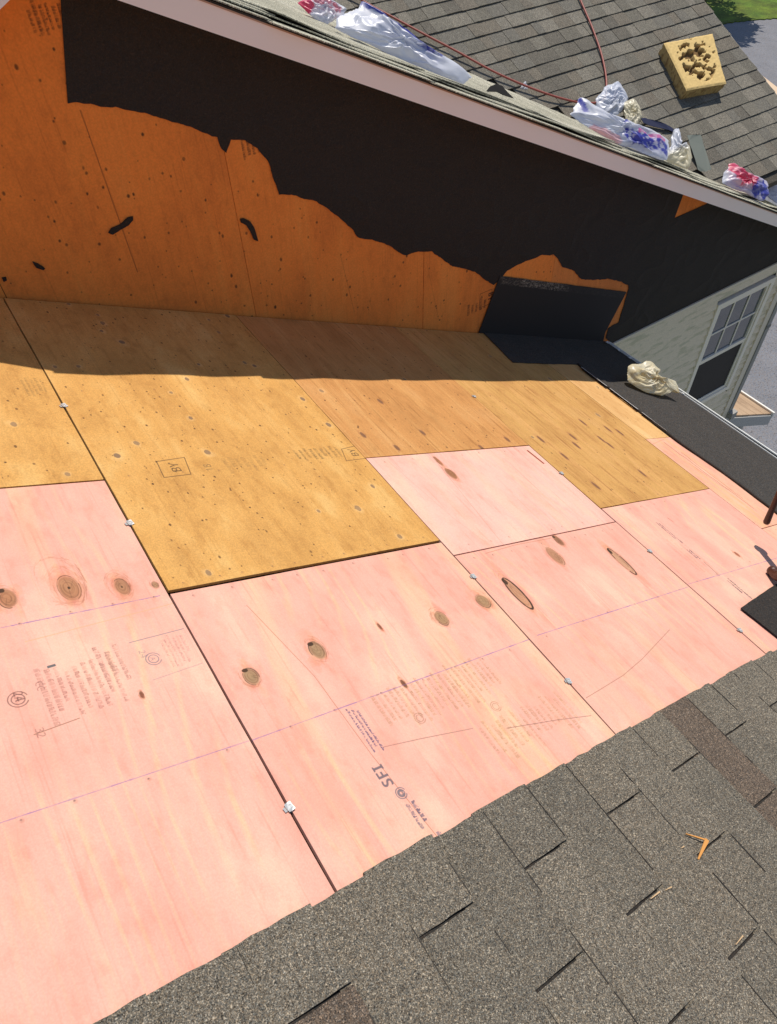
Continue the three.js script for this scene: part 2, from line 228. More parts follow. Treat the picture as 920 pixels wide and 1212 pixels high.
plywood(-1.22, -G, 1.428, 3.87, PINK, 2, 'pink sheet with three round knots in a row and faint stamps', (x) => {
  const K = [[-0.447,1.926,0.0251,0.0408],[-0.276,1.926,0.031,0.0531],[-0.127,1.96,0.0221,0.0366],[-0.025,1.975,0.0103,0.0147],[-0.217,2.368,0.0052,0.0119]];
  knot(x, K[0], { rings: 2, fill: '#a56a48', open: true }); knot(x, K[1], { rings: 6, dot: true, fill: '#a9704e', halo: 44 }); knot(x, K[2], { rings: 4, dot: true, fill: '#a36d4c', halo: 40 }); knot(x, K[3], { halo: 4 }); knot(x, K[4], { halo: 20, fill: '#7a2f1a' });
  const L = [[-0.726,2.036],[-0.028,2.025],[-0.998,2.587],[-0.005,2.607]]; chalk(x, L[0], L[1], 3); chalk(x, L[2], L[3], 5);
  nails(x, -0.6, 0, L[1][1], 5, 3); nails(x, -0.7, 0, L[3][1], 4, 4);
  const a = [[-0.533,2.236],[-0.454,2.204],[-0.387,2.386],[-0.501,2.397],[-0.411,2.218],[-0.272,2.201],[-0.184,2.193],[-0.017,2.166],[-0.012,2.331],[-0.163,2.333],[-0.241,2.195],[-0.242,2.321]];
  scribble(x, a[4][0] - 0.05, a[5][0] + 0.02, a[4][1] - 0.02, a[2][1], 9, '#6e3c34', 0.5, 7);
  ink(x, '#6e4a34', 0.8, 2, [a[3], a[2]]); ink(x, '#555', 0.9, 8, [[-0.415,2.202],[-0.393,2.2]]);
  words(x, '24', a[0][0] + 0.02, a[0][1] + 0.02, 30, '#5a3530', 0.7, Math.PI / 2); words(x, 'CC', a[0][0] + 0.075, a[0][1] + 0.005, 26, '#5a3530', 0.5, Math.PI / 2);
  const sl = [[-0.507,2.281],[-0.141,2.259]]; seal(x, sl[0][0], sl[0][1], 24, '#5f4038', 0.75); words(x, 'A', sl[0][0] - 0.009, sl[0][1] - 0.008, 24, '#5f4038', 0.7, Math.PI / 2); seal(x, sl[1][0], sl[1][1], 22, '#5f5a68', 0.7); words(x, 'A', sl[1][0] - 0.008, sl[1][1] - 0.007, 20, '#5f5a68', 0.6, Math.PI / 2);
  words(x, '32', sl[0][0] + 0.012, sl[0][1] + 0.1, 28, '#5a3530', 0.5, Math.PI / 2); words(x, '24', sl[1][0] - 0.03, sl[1][1] - 0.04, 26, '#5f5a68', 0.5, Math.PI / 2);
  scribble(x, sl[1][0] + 0.035, -0.03, sl[1][1] - 0.075, sl[1][1] + 0.045, 6, '#8a5a58', 0.45, 17);
  ink(x, '#6d6670', 0.8, 2.4, [[-0.185,2.182],[-0.012,2.175]]); ink(x, '#7d7078', 0.55, 2, [[-0.171,2.33],[-0.014,2.317]]);
  scribble(x, sl[1][0] - 0.16, sl[1][0] - 0.08, sl[1][1] - 0.09, sl[1][1] + 0.05, 3, '#7a4a44', 0.6, 19);
  ink(x, '#c59a6e', 0.6, 3, [[-0.444,2.099],[0.07,2.062]]);
}, 640, 0.001);
plywood(G, 1.22 - G, 0.016, 2.013, GOLD, 3, 'old golden sheet marked BY in a stamped box', (x) => {
  spots(x, 0.03, 1.2, 0.03, 1.98, 420, 21, 1.0, 0.055); nails(x, 0.02, 1.2, 1.985, 11, 9); nails(x, 0.02, 1.2, 0.82, 7, 10); nails(x, 0.02, 1.2, 1.42, 7, 12);
  const b = [[0.227,1.339],[0.349,1.324],[0.33,1.434],[0.217,1.441],[1.13,1.337],[1.253,1.313],[1.216,1.42],[1.101,1.427]];
  for (const k of [0, 4]) { const P = b.slice(k, k + 4); ink(x, '#43301a', 0.8, 3, [...P, P[0]]); words(x, 'BY', (P[0][0] + P[2][0]) / 2 + 0.025, P[2][1] - 0.02, 52, '#43301a', 0.85); }
  const c = [[0.435,1.396],[0.527,1.378],[0.911,1.369],[1.127,1.35]]; scribble(x, c[2][0] - 0.06, c[3][0] - 0.02, c[2][1] - 0.06, c[2][1] + 0.04, 9, '#4a3a20', 0.7, 5); words(x, '18', c[0][0], c[0][1] + 0.03, 46, '#57442a', 0.55); scribble(x, c[0][0] + 0.05, c[0][0] + 0.26, c[0][1] - 0.06, c[0][1] + 0.05, 7, '#5a4526', 0.3, 6);
  for (const s of [0.23, 0.5, 0.86]) ink(x, '#6e4a20', 0.3, 1.6, [[s, 0.01], [s + 0.006, 0.9 + s * 0.5]]);
}, 560, 0.003);
plywood(G + 0.001, 1.22 - G, 2.026, 4.47, PINK, 5, 'pink sheet with oval knots and a purple stamped mark along the grain', (x) => {
  const K = [[0.103,2.408,0.0247,0.0327],[0.359,2.383,0.0267,0.0385],[0.914,2.395,0.0269,0.0348],[1.165,2.37,0.0319,0.0363],[0.572,2.597,0.0074,0.0185],[0.641,2.359,0.0048,0.0159]];
  K.slice(0, 4).forEach((k, i) => knot(x, k, { fill: i < 2 ? '#95795a' : '#9c7c5a', rim: '#574432', halo: 34, open: i < 2 })); knot(x, K[4], { halo: 40, fill: '#5a2a1a' }); knot(x, K[5], { halo: 70, fill: '#7a3a24', stain: '#c24a30' });
  const L = [[-0.019,2.608],[1.289,2.595]]; chalk(x, L[0], L[1], 9); nails(x, 0.05, 1.2, L[0][1], 7, 14); nails(x, 0.02, 1.2, 2.05, 9, 15);
  ink(x, '#8d4e38', 0.7, 1.8, [[0.224,2.136],[0.294,2.47],[0.31,2.778],[0.343,3.086]]);
  const t = [[0.315,2.6],[0.33,2.777],[0.316,2.802],[0.308,2.874],[0.318,2.916],[0.313,2.977],[0.336,3.009],[0.341,3.072]];
  scribble(x, t[0][0] + 0.0, t[0][0] + 0.045, t[0][1], t[1][1], 3, '#4a3f5e', 1, 27, 1.4);
  words(x, 'SFI', t[3][0] + 0.012, t[3][1] + 0.012, 50, '#5a5058', 0.8, -Math.PI / 2, true); seal(x, t[4][0] + 0.004, t[4][1], 17, '#5f5a63', 0.9); seal(x, t[4][0] + 0.004, t[4][1], 9, '#5f5a63', 0.9);
  scribble(x, t[5][0] - 0.012, t[5][0] + 0.03, t[5][1] - 0.03, t[6][1] + 0.02, 2, '#574c5c', 1, 29, 1.4); scribble(x, t[7][0] - 0.03, t[7][0] + 0.015, t[7][1] - 0.03, t[7][1] + 0.03, 2, '#6a5a6a', 0.95, 30, 1.4);
  const q = [[0.509,2.643],[1.259,2.857],[0.383,2.767],[1.068,2.925]], s = [[0.54,2.729],[0.841,2.79]];
  scribble(x, t[0][0] + 0.1, 0.94, t[0][1] - 0.02, t[0][1] + 0.16, 22, '#7d5a34', 0.45, 33); scribble(x, 0.7, 1.13, q[1][1] - 0.04, q[1][1] + 0.12, 16, '#7d5a34', 0.42, 34);
  for (const c of s) seal(x, c[0], c[1], 19, '#7d5a44', 0.55);
  ink(x, '#6d4b44', 0.75, 1.8, [[0.361,2.771],[0.5,2.793],[0.695,2.828]]); ink(x, '#6d4b44', 0.75, 2, [[0.815,2.873],[1.035,2.92],[1.189,2.958]]); 
}, 640, 0.0);
plywood(1.22 + G, 2.44 - 0.001, 0.016, 1.412, TAN, 7, 'old brown sheet in the middle, against the gable wall', (x) => { spots(x, 1.25, 2.42, 0.03, 1.4, 190, 41, 1.1, 0.03); for (const q of [[2.43,0.016],[2.448,1.004],[2.813,0.072],[2.624,1.188]].slice(0)) knot(x, [q[0], q[1], 0.01, 0.02], { halo: 0 }); nails(x, 1.25, 2.42, 1.39, 9, 42); for (const q of [[1.334,1.233],[1.467,1.353],[1.724,1.509],[2.043,1.404],[2.313,1.345],[1.732,1.237],[1.657,0.932]]) knot(x, [q[0], q[1], 0.012, 0.026], { fill: '#6b4526', halo: 14, stain: '#8a5a2a' }); });
plywood(1.22 + G, 2.44 - G, 1.419, 2.108, { ...PINK, base: 0xe4b0a0, kAlt: 0.2, kDark: 0.25, kCath: 0.3 }, 9, 'short pink patch with one reddish streak', (x) => {
  const K = [[1.646,1.486,0.0109,0.043],[1.649,1.593,0.0244,0.0457]]; knot(x, K[0], { fill: '#a0603c', halo: 16 }); knot(x, K[1], { fill: '#8d5834', halo: 20 });
  ink(x, '#8d4e38', 0.6, 1.6, [[1.635,1.449],[1.537,2.137]]); ink(x, '#9d6e58', 0.5, 1.4, [[1.334,1.446],[1.402,1.887],[1.45,2.061]]); nails(x, 1.26, 2.4, 2.07, 8, 44); nails(x, 1.26, 2.4, 1.45, 7, 45);
  ink(x, '#7a2e18', 0.9, 14, [[2.378,1.459],[2.392,1.59]]);
}, 480, 0.0015);
plywood(1.22 + G + 0.001, 2.44 - 0.001, 2.114, 4.55, { ...PINK, kAlt: 0.4, kDark: 0.34 }, 11, 'pink sheet with long dark leaf shaped knots', (x) => {
  const K = [[1.369,2.378,0.0277,0.0909],[1.778,2.236,0.0308,0.0603],[1.899,2.153,0.0216,0.0365],[2.169,2.362,0.0256,0.0938]];
  knot(x, K[0], { rimW: 0.34, fill: '#c08a6c', open: true, halo: 40, rim: '#3d261a' }); knot(x, K[1], { fill: '#a8785a', halo: 22 }); knot(x, K[2], { fill: '#7d4e34', halo: 30, open: true }); knot(x, K[3], { rimW: 0.34, fill: '#c79677', halo: 34, open: true, rim: '#432a1c' });
  const L = [[1.273,2.59],[2.966,2.637]]; chalk(x, L[0], [2.44, L[0][1] + 0.02], 12); nails(x, 1.25, 2.43, L[0][1] + 0.01, 6, 46); nails(x, 1.25, 2.43, 2.15, 10, 47);
  ink(x, '#6b4a3a', 0.75, 1.7, [[1.236,2.893],[1.342,2.886],[1.506,2.874],[1.68,2.846],[2.007,2.775]]); ink(x, '#a2644a', 0.6, 3, [[1.398,2.135],[1.608,2.123],[1.865,2.128]]);
}, 560, 0.0);
plywood(2.44 + 0.001, 3.66 - 0.001, 0.016, 1.998, { ...TAN, base: 0xc19250 }, 13, 'old brown sheet with dark flecks running along the grain', (x) => { spots(x, 2.46, 3.64, 0.03, 1.98, 150, 51, 1.1, 0.03); for (const q of [[2.925,1.364],[2.86,1.45],[2.635,1.542],[3.181,1.411],[3.192,1.478],[3.388,1.309],[3.472,1.354],[2.6,1.367],[3.168,1.773],[2.609,1.823],[3.206,1.219]]) knot(x, [q[0], q[1], 0.012, 0.04], { fill: '#6b4526', halo: 16, stain: '#7d4c20' }); nails(x, 2.46, 3.64, 1.97, 9, 52); });
plywood(2.44 + G, 3.66 - 0.001, 2.004, 4.44, { ...PINK, kAlt: 0.3, kDark: 0.4, dark: 0xd98d7c }, 15, 'pink sheet printed with a long line of dark lettering', (x) => {
  const t = [[2.754,2.172],[2.739,2.375],[2.742,2.396],[2.765,2.496],[2.764,2.502],[2.756,2.612],[2.773,2.636],[2.775,2.793],[2.897,2.161],[2.905,2.2],[3.117,2.52],[3.118,2.548]];
  scribble(x, t[0][0] - 0.012, t[0][0] + 0.022, t[0][1], t[1][1], 2, '#443a44', 1, 53, 1.5); scribble(x, t[2][0] - 0.012, t[2][0] + 0.024, t[2][1], t[3][1], 2, '#443a44', 1, 54, 1.5); ink(x, '#6a4a44', 0.8, 4, [t[4], t[5]]); scribble(x, t[6][0] - 0.014, t[6][0] + 0.03, t[6][1], t[7][1], 2, '#443a44', 1, 55, 1.5);
  ink(x, '#a05a4a', 0.7, 5, [t[8], t[9]]); knot(x, [t[10][0], t[10][1], 0.012, 0.02], { halo: 34, fill: '#a0543c' });
  const L = [[1.956,2.596],[3.363,2.632]]; chalk(x, [2.44, L[0][1]], [3.66, L[1][1]], 15); nails(x, 2.47, 3.64, L[0][1], 6, 56); nails(x, 2.47, 3.64, 2.04, 9, 57);
  scribble(x, 2.62, 2.78, 2.3, 2.62, 5, '#b0604e', 0.3, 58);
}, 520, 0.0015);
plywood(3.66 + 0.001, 4.95, 0.016, 1.447, PALE, 17, 'pale old strip along the black membrane', (x) => { spots(x, 3.68, 4.2, 0.4, 1.42, 26, 61); nails(x, 3.68, 4.1, 1.43, 4, 62); }, 400, 0.001);
plywood(3.66 + 0.002, 4.95, 1.451, 2.402, { ...PINK, base: 0xe0a78c, alt: 0xdfa777, kAlt: 0.6 }, 19, 'split pinkish strip along the black membrane', (x) => { for (const [k, o] of [[0, 0], [1, 0.05], [2, -0.03]]) ink(x, '#6b3d20', 0.9, 4.5 - k, rough([[3.83 + o, 1.5 + k * 0.12], [3.86 + o * 0.5, 2.24 - k * 0.1]], 0.03, 0.012, 60 + k, false)); ink(x, '#7a4a2a', 0.5, 2, [[3.601,1.523],[3.884,1.466]]); }, 440, 0.0025);
plywood(3.66 + 0.002, 4.95, 2.407, 4.4, { ...PINK, base: 0xe0ab8e }, 21, 'pink sheet at the right edge under the membrane', (x) => { nails(x, 3.68, 4.05, 2.44, 4, 63); }, 400, 0.001);
mesh('roof_underlayer', tile(rect(-2.2, 4.93, 0.0, 6.5), () => -0.022, 0.06), std({ color: 0x33231a, roughness: 1 }), lower);
mesh('eave_board', tile(rect(4.935, 4.95, 0.0, 6.5), () => -0.002, 0.16), std({ color: 0xb9b6b0 }), lower);
{ // panel clips between the sheets
  const clip = mergeGeometries([tile(rough(rect(-0.016, 0.018, -0.02, 0.02), 0.008, 0.003, 3), (x, z) => 0.0065 + 0.14 * Math.abs(x), 0.0012), tile(rect(-0.003, 0.003, -0.022, 0.022), () => 0.006, 0.018), tile(rect(-0.03, -0.0165, -0.011, 0.011), (x) => 0.004 + 0.1 * Math.abs(x + 0.016), 0.0012), new THREE.TorusGeometry(0.008, 0.002, 6, 14).toNonIndexed().rotateX(Math.PI / 2).translate(0.008, 0.0075, 0)]);
  const alu = std({ color: 0xc8c8c6, metalness: 0.55, roughness: 0.42 });
  for (const [s, e] of [[-0.008,0.937],[-0.001,1.674],[0.008,2.826],[1.221,2.243],[1.23,2.81],[2.422,1.689],[2.433,2.349],[2.448,2.911],[2.282,0.898]]) { const m = mesh('metal_clip', clip, alu, lower); m.position.set(Math.round(s / 1.22) * 1.22, 0.002, e); m.scale.setScalar(0.6); m.rotation.y = Math.sin(s * 40 + e * 9) * 0.35; }
}

// ---------- gable wall ----------
const gable = thing('gable_wall', 'tall shaded gable wall of orange plywood with grey siding and a window at its right end', 'wall');
const xmin = -2.6;
mesh('wall_core', sheetXY([[xmin, GY], [7.2, GY], [7.2, onRake(7.2, 1.36)], [RX, onRake(RX, 1.36)], [xmin, onLeft(xmin, 1.36)]], 0.14, -0.16), std({ color: 0x4a3a2c, roughness: 1 }), gable);
{
  const edges = [xmin, -1.2, 0.015, 1.225, 2.44, 3.66, 4.9, 6.1, 7.18], texs = {};
  for (let i = 0; i + 1 < edges.length; i++) {
    const a = edges[i] + 0.0015, b = edges[i + 1] - 0.0015, lo = -TH && -a * Math.tan(TH) - (b - a) * Math.tan(TH) - 0.02, hi = 2.0, y0 = a > 4.5 ? -2.32 : Math.min(lo, -0.02), ppm = 300;
    const c = plyCanvas(b - a, hi - y0, ppm, i === 5 || i > 6 ? { ...RUST, base: 0xd67e3a } : RUST, 30 + i), x = c.getContext('2d');
    x.setTransform(ppm / 1000, 0, 0, -ppm / 1000, -a * ppm, hi * ppm);
    spots(x, a, b, y0, Math.min(hi, onRake(a, 1.4)), Math.round(150 * (b - a)), 70 + i, 1.5, 0);
    const P = [[0.619,0.682],[0.639,-0.101],[1.824,-0.406],[1.894,-0.85],[0.56,1.035],[0.623,0.891],[2.85,-1.199],[3.003,-1.166],[2.462,-0.687],[2.583,-1.198],[1.337,0.349],[3.7,-1.16]];
    ink(x, '#5a2a12', 0.75, 3, [P[0], P[1]]); ink(x, '#5a2a12', 0.45, 2, [P[2], P[3]]); ink(x, '#5a2a12', 0.35, 2, [P[8], P[9]]);
    for (const [q, w, n] of [[P[4], 0.16, 8], [P[6], 0.16, 5], [P[10], 0.16, 7]]) { x.save(); x.translate(0, 0); scribble(x, q[0] - 0.03, q[0] + w, q[1] - 0.07, q[1] + 0.05, n, '#2c160a', 0.85, 80 + n); x.restore(); }
    ink(x, '#2c160a', 0.7, 3, [[P[7][0] - 0.055, P[7][1] - 0.07], [P[7][0] + 0.055, P[7][1] - 0.07], [P[7][0] + 0.055, P[7][1] + 0.05], [P[7][0] - 0.055, P[7][1] + 0.05], [P[7][0] - 0.055, P[7][1] - 0.07]]);
    x.save(); x.translate(P[7][0] * 1000 + 25, P[7][1] * 1000 + 30); x.rotate(Math.PI / 2); x.scale(1, -1); x.globalAlpha = 0.85; x.fillStyle = '#2c160a'; x.font = 'bold 60px sans-serif'; x.rotate(Math.PI); x.fillText('BY', 0, 0); x.restore();
    x.globalAlpha = 1;
    const top = (v) => (v < RX ? onLeft(v, 1.375) : onRake(v, 1.375)), poly = [[a, y0], [b, y0], [b, top(b)]]; if (a < RX && b > RX) poly.push([RX, onRake(RX, 1.375)]); poly.push([a, top(a)]);
    const g = sheetXY(poly, 0.012, -0.0122 - (i % 2) * 0.001), uv = g.attributes.uv, ps = g.attributes.position; for (let k = 0; k < uv.count; k++) uv.setXY(k, (ps.getX(k) - a) / (b - a), 1 - (hi - ps.getY(k)) / (hi - y0));
    mesh('sheathing_panel', g, std({ map: canvasTex(c), roughness: 0.85 }), gable);
  }
}
{ // siding, corner post, window
  const wt = 0xb9bab6, mossy = canvas(512, 512), mx = mossy.getContext('2d'), im = mx.createImageData(512, 512);
  for (let j = 0; j < 512; j++) for (let i = 0; i < 512; i++) { const o = (j * 512 + i) * 4, k = sm(0.52, 0.75, fbm(i / 60, j / 30, 5)), q = 0.94 + 0.1 * vn(i / 3, j / 3); im.data[o] = (226 - 26 * k) * q; im.data[o + 1] = (209 - 20 * k) * q; im.data[o + 2] = (184 - 24 * k) * q; im.data[o + 3] = 255; }
  mx.putImageData(im, 0, 0);
  const vinyl = std({ map: canvasTex(mossy, true), roughness: 0.6 }), trim = std({ color: 0xd8cbb8, roughness: 0.5 });
  const X0 = 4.45, W0 = 6.09, W1 = 6.99, WY1 = -2.44, WY0 = -3.97, X1 = 7.13, ex = 0.102;
  const board = (a, b, y) => { const pr = [[a, 0.004], [a, 0.016], [a, 0.004]], g = new THREE.BufferGeometry(), q = (x, yy, z) => [x, yy, z];
    const A = q(a, y + ex, 0.003), B = q(b, y + ex, 0.003), C = q(b, y, 0.023), D = q(a, y, 0.023), E = q(b, y, 0.002), F = q(a, y, 0.002);
    const pos = [...D, ...C, ...B, ...D, ...B, ...A, ...F, ...E, ...C, ...F, ...C, ...D]; g.setAttribute('position', new THREE.Float32BufferAttribute(pos, 3)); g.setAttribute('uv', new THREE.Float32BufferAttribute(Array.from({ length: 12 }, (_, k) => [pos[k * 3] * 0.8, pos[k * 3 + 1] * 1.6]).flat(), 2)); g.computeVertexNormals(); mesh('siding_board', g, vinyl, gable); };
  for (let k = 0; k < 44; k++) { const y = -2.285 - ex * (k + 1); if (y < GY) break; if (y + ex > WY0 - 0.02 && y < WY1 + 0.0) { board(X0, W0 - 0.002, y); board(W1 + 0.002, X1, y); } else board(X0, X1, y); }
  mesh('starter_strip', box(X0, X1, -2.292, -2.262, 0.002, 0.021), trim, gable);
  mesh('corner_post', mergeGeometries([box(7.13, 7.225, GY, -2.0, 0.0, 0.03), box(7.195, 7.225, GY, -2.0, -0.1, -0.001)]), trim, gable);
  const win = new THREE.Group(); win.name = 'window'; gable.add(win); const fm = std({ color: 0xede2d2, roughness: 0.4 });
  const fr = (name, x0, x1, y0, y1, w, z0, z1) => mesh(name, mergeGeometries([box(x0, x1, y1 - w, y1, z0, z1), box(x0, x1, y0, y0 + w, z0, z1), box(x0, x0 + w, y0 + w, y1 - w, z0, z1), box(x1 - w, x1, y0 + w, y1 - w, z0, z1)]), fm, win);
  const mid = (WY0 + WY1) / 2 + 0.0;
  fr('casing', W0, W1, WY0, WY1, 0.055, -0.02, 0.032); fr('upper_sash', W0 + 0.057, W1 - 0.057, mid - 0.018, WY1 - 0.057, 0.03, -0.015, 0.02); fr('lower_sash', W0 + 0.057, W1 - 0.057, WY0 + 0.057, mid - 0.02, 0.03, -0.015, 0.012);
  const gx0 = W0 + 0.087, gx1 = W1 - 0.087, gy0 = mid + 0.012, gy1 = WY1 - 0.087, glass = new THREE.MeshPhysicalMaterial({ color: 0x39434f, roughness: 0.08, metalness: 0, clearcoat: 1, clearcoatRoughness: 0.05, side: THREE.DoubleSide });
  for (let i = 0; i < 3; i++) for (let j = 0; j < 2; j++) mesh('pane', box(gx0 + (gx1 - gx0) * i / 3 + 0.001, gx0 + (gx1 - gx0) * (i + 1) / 3 - 0.001, gy0 + (gy1 - gy0) * j / 2 + 0.001, gy0 + (gy1 - gy0) * (j + 1) / 2 - 0.001, -0.004, 0.0), glass, win);
  for (let i = 1; i < 3; i++) mesh('muntin', box(gx0 + (gx1 - gx0) * i / 3 - 0.008, gx0 + (gx1 - gx0) * i / 3 + 0.008, gy0, gy1, 0.001, 0.01), fm, win);
  mesh('muntin', box(gx0, gx1, (gy0 + gy1) / 2 - 0.008, (gy0 + gy1) / 2 + 0.008, 0.001, 0.012), fm, win);
  mesh('screen', box(gx0, gx1, WY0 + 0.087, mid - 0.05, -0.004, 0.002), std({ color: 0x0b0b0c, roughness: 0.6 }), win);
  const spout = thing('downspout', 'grey square downspout running down the corner of the gable wall', 'downspout');
  mesh('pipe', box(7.23, 7.30, -4.46, -2.15, -0.03, 0.04), std({ color: 0x8d8b86, roughness: 0.5 }), spout); mesh('bracket', box(7.225, 7.306, -3.2, -3.16, -0.034, 0.044), std({ color: 0x7d7b76 }), spout); mesh('outlet_elbow', box(7.228, 7.33, -4.56, -4.461, -0.032, 0.1), std({ color: 0x8d8b86, roughness: 0.5 }), spout);
}

// ---------- small lower roof by the corner ----------
{
  const porch = thing('side_roof', 'small weathered board roof with white gutter edge beside the house corner', 'roof'), P = new THREE.Group();
  const sl = (x) => -4.62 - (x - 7.35) * Math.tan(TH);
  const wood = std({ map: canvasTex(plyCanvas(1, 1, 256, { ...PALE, base: 0xa98d70, dark: 0x6c5744, alt: 0xb9a084, light: 0xbda98f }, 40), true), roughness: 0.95 });
  for (let k = 0; k < 6; k++) mesh('roof_board', tile(rough(rect(7.24 + k * 0.215, 7.45 + k * 0.215, -3.2, 0.0), 0.2, 0.004, 70 + k), (x) => sl(x), 0.025, (x, z) => [x, z]), wood, porch);
  const grey = std({ color: 0xa7a7a4, roughness: 0.6 }), white = std({ color: 0xe4e2da, roughness: 0.4 });
  mesh('fascia', sheetXY([[7.24, sl(7.24) - 0.03], [8.55, sl(8.55) - 0.03], [8.55, sl(8.55) - 0.2], [7.24, sl(7.24) - 0.2]], 0.02, 0.001), grey, porch);
  mesh('gutter_edge', tile(rect(8.535, 8.56, -3.2, 0.03), (x) => sl(8.53) + 0.03, 0.1), white, porch);
  mesh('post', box(7.9, 7.98, GY, sl(7.95) - 0.05, -0.12, -0.04), grey, porch);
  mesh('porch_wall', box(7.24, 8.4, GY, -5.4, -3.0, -0.3), grey, porch);
}

// ---------- upper roof ----------
const upper = thing('upper_roof', 'upper roof slope with a long pale rake board and curled weathered shingles', 'roof');
{
  const paint = std({ color: 0xf6e6dd, roughness: 0.5 }), Z = 0.25, XE = 7.6, XL = -3.2;
  const strip = (n0, n1, z0, z1, right) => { const xs = right ? [RX, XE] : [XL, RX], f = right ? onRake : onLeft; return sheetXY(right ? [[RX, f(RX, n0)], [XE, f(XE, n0)], [XE, f(XE, n1)], [RX, f(RX, n1)]] : [[XL, f(XL, n0)], [RX, f(RX, n0)], [RX, f(RX, n1)], [XL, f(XL, n1)]], z1 - z0, z0); };
  mesh('rake_board', strip(1.35, 1.442, Z - 0.02, Z, true), paint, upper);
  mesh('rake_board', strip(1.35, 1.442, Z - 0.02, Z, false), paint, upper);
  mesh('drip_strip', strip(1.4425, 1.4485, Z - 0.02, Z + 0.004, true), std({ color: 0xb48c74, roughness: 0.6 }), upper);
  mesh('drip_strip', strip(1.4425, 1.4485, Z - 0.02, Z + 0.004, false), std({ color: 0xb48c74, roughness: 0.6 }), upper);
  mesh('soffit', strip(1.38, 1.39, -0.0, Z - 0.021, true), paint, upper); mesh('soffit', strip(1.38, 1.39, -0.0, Z - 0.021, false), paint, upper);
  const slab = (right) => strip(1.449, 1.456, -7.2, Z + 0.002, right), dark = granMat(GR, 0x8a8682);
  mesh('roof_slab', slab(true), dark, upper); mesh('roof_slab', slab(false), dark, upper);
  // shingles of the right slope: courses along the house, butts facing down the slope; and curled layers along the rake
  const hold = new THREE.Group(); hold.name = 'shingle_layer'; upper.add(hold); deckFrame(hold);
  const tints = [0xeef0e4, 0xe2e4d8, 0xf6f8ee, 0xd6d8cc], mats = tints.map((c) => granMat(GR2, new THREE.Color(c).multiplyScalar(1.85), 0.0015)), r = rng(91);
  const sR = RX * CT - onRake(RX, RN) * ST;
  for (let k = 0; k < 46; k++) {
    const s = sR + k * 0.152;
    for (let z = -6.4 + (k % 2) * 0.45; z < -0.2; z += 0.9) {
      if (s * CT + RN * ST - Math.min(z + 0.9, -0.1) < 5.7 && s > 4.2) { }
      const z1 = Math.min(z + 0.896, -0.12); mesh('shingle', tile(rect(s - 0.02, s + 0.152, z, z1), (x) => 1.456 + 0.006 + (x - s) * 0.05, 0.005, (x, q) => [x + k * 0.37, q]), mats[(k * 7 + Math.round(z * 3) + 40) % 4], hold);
    }
  }
  for (let L = 0; L < 4; L++) {
    let s = sR - 0.05 + L * 0.13;
    while (s < 7.2) {
      const len = 0.7 + 0.5 * r(), z1 = Z + 0.014 - L * 0.1 + 0.02 * (r() - 0.5), z0 = z1 - 0.2, b = 1.4605 + L * 0.0045, curl = L ? 0.006 + 0.014 * r() : 0.003, ph = r() * 6;
      const poly = []; for (let q = 0; q <= 10; q++) poly.push([s + len * q / 10, z1 + 0.008 * Math.sin(ph + q * 1.1) + 0.006 * (r() - 0.5)]); for (let q = 10; q >= 0; q--) poly.push([s + len * q / 10, z0]);
      mesh('curled_shingle', tile(poly, (x, z) => b + (z > z1 - 0.05 ? curl * (0.6 + 0.5 * Math.sin(ph + x * 5)) : 0) + 0.004 * (x - s) / len, 0.005, (x, z) => [x, z + L * 0.3]), mats[(L + Math.round(s * 5) + 40) % 4], hold);
      s += len - 0.03;
    }
  }
}

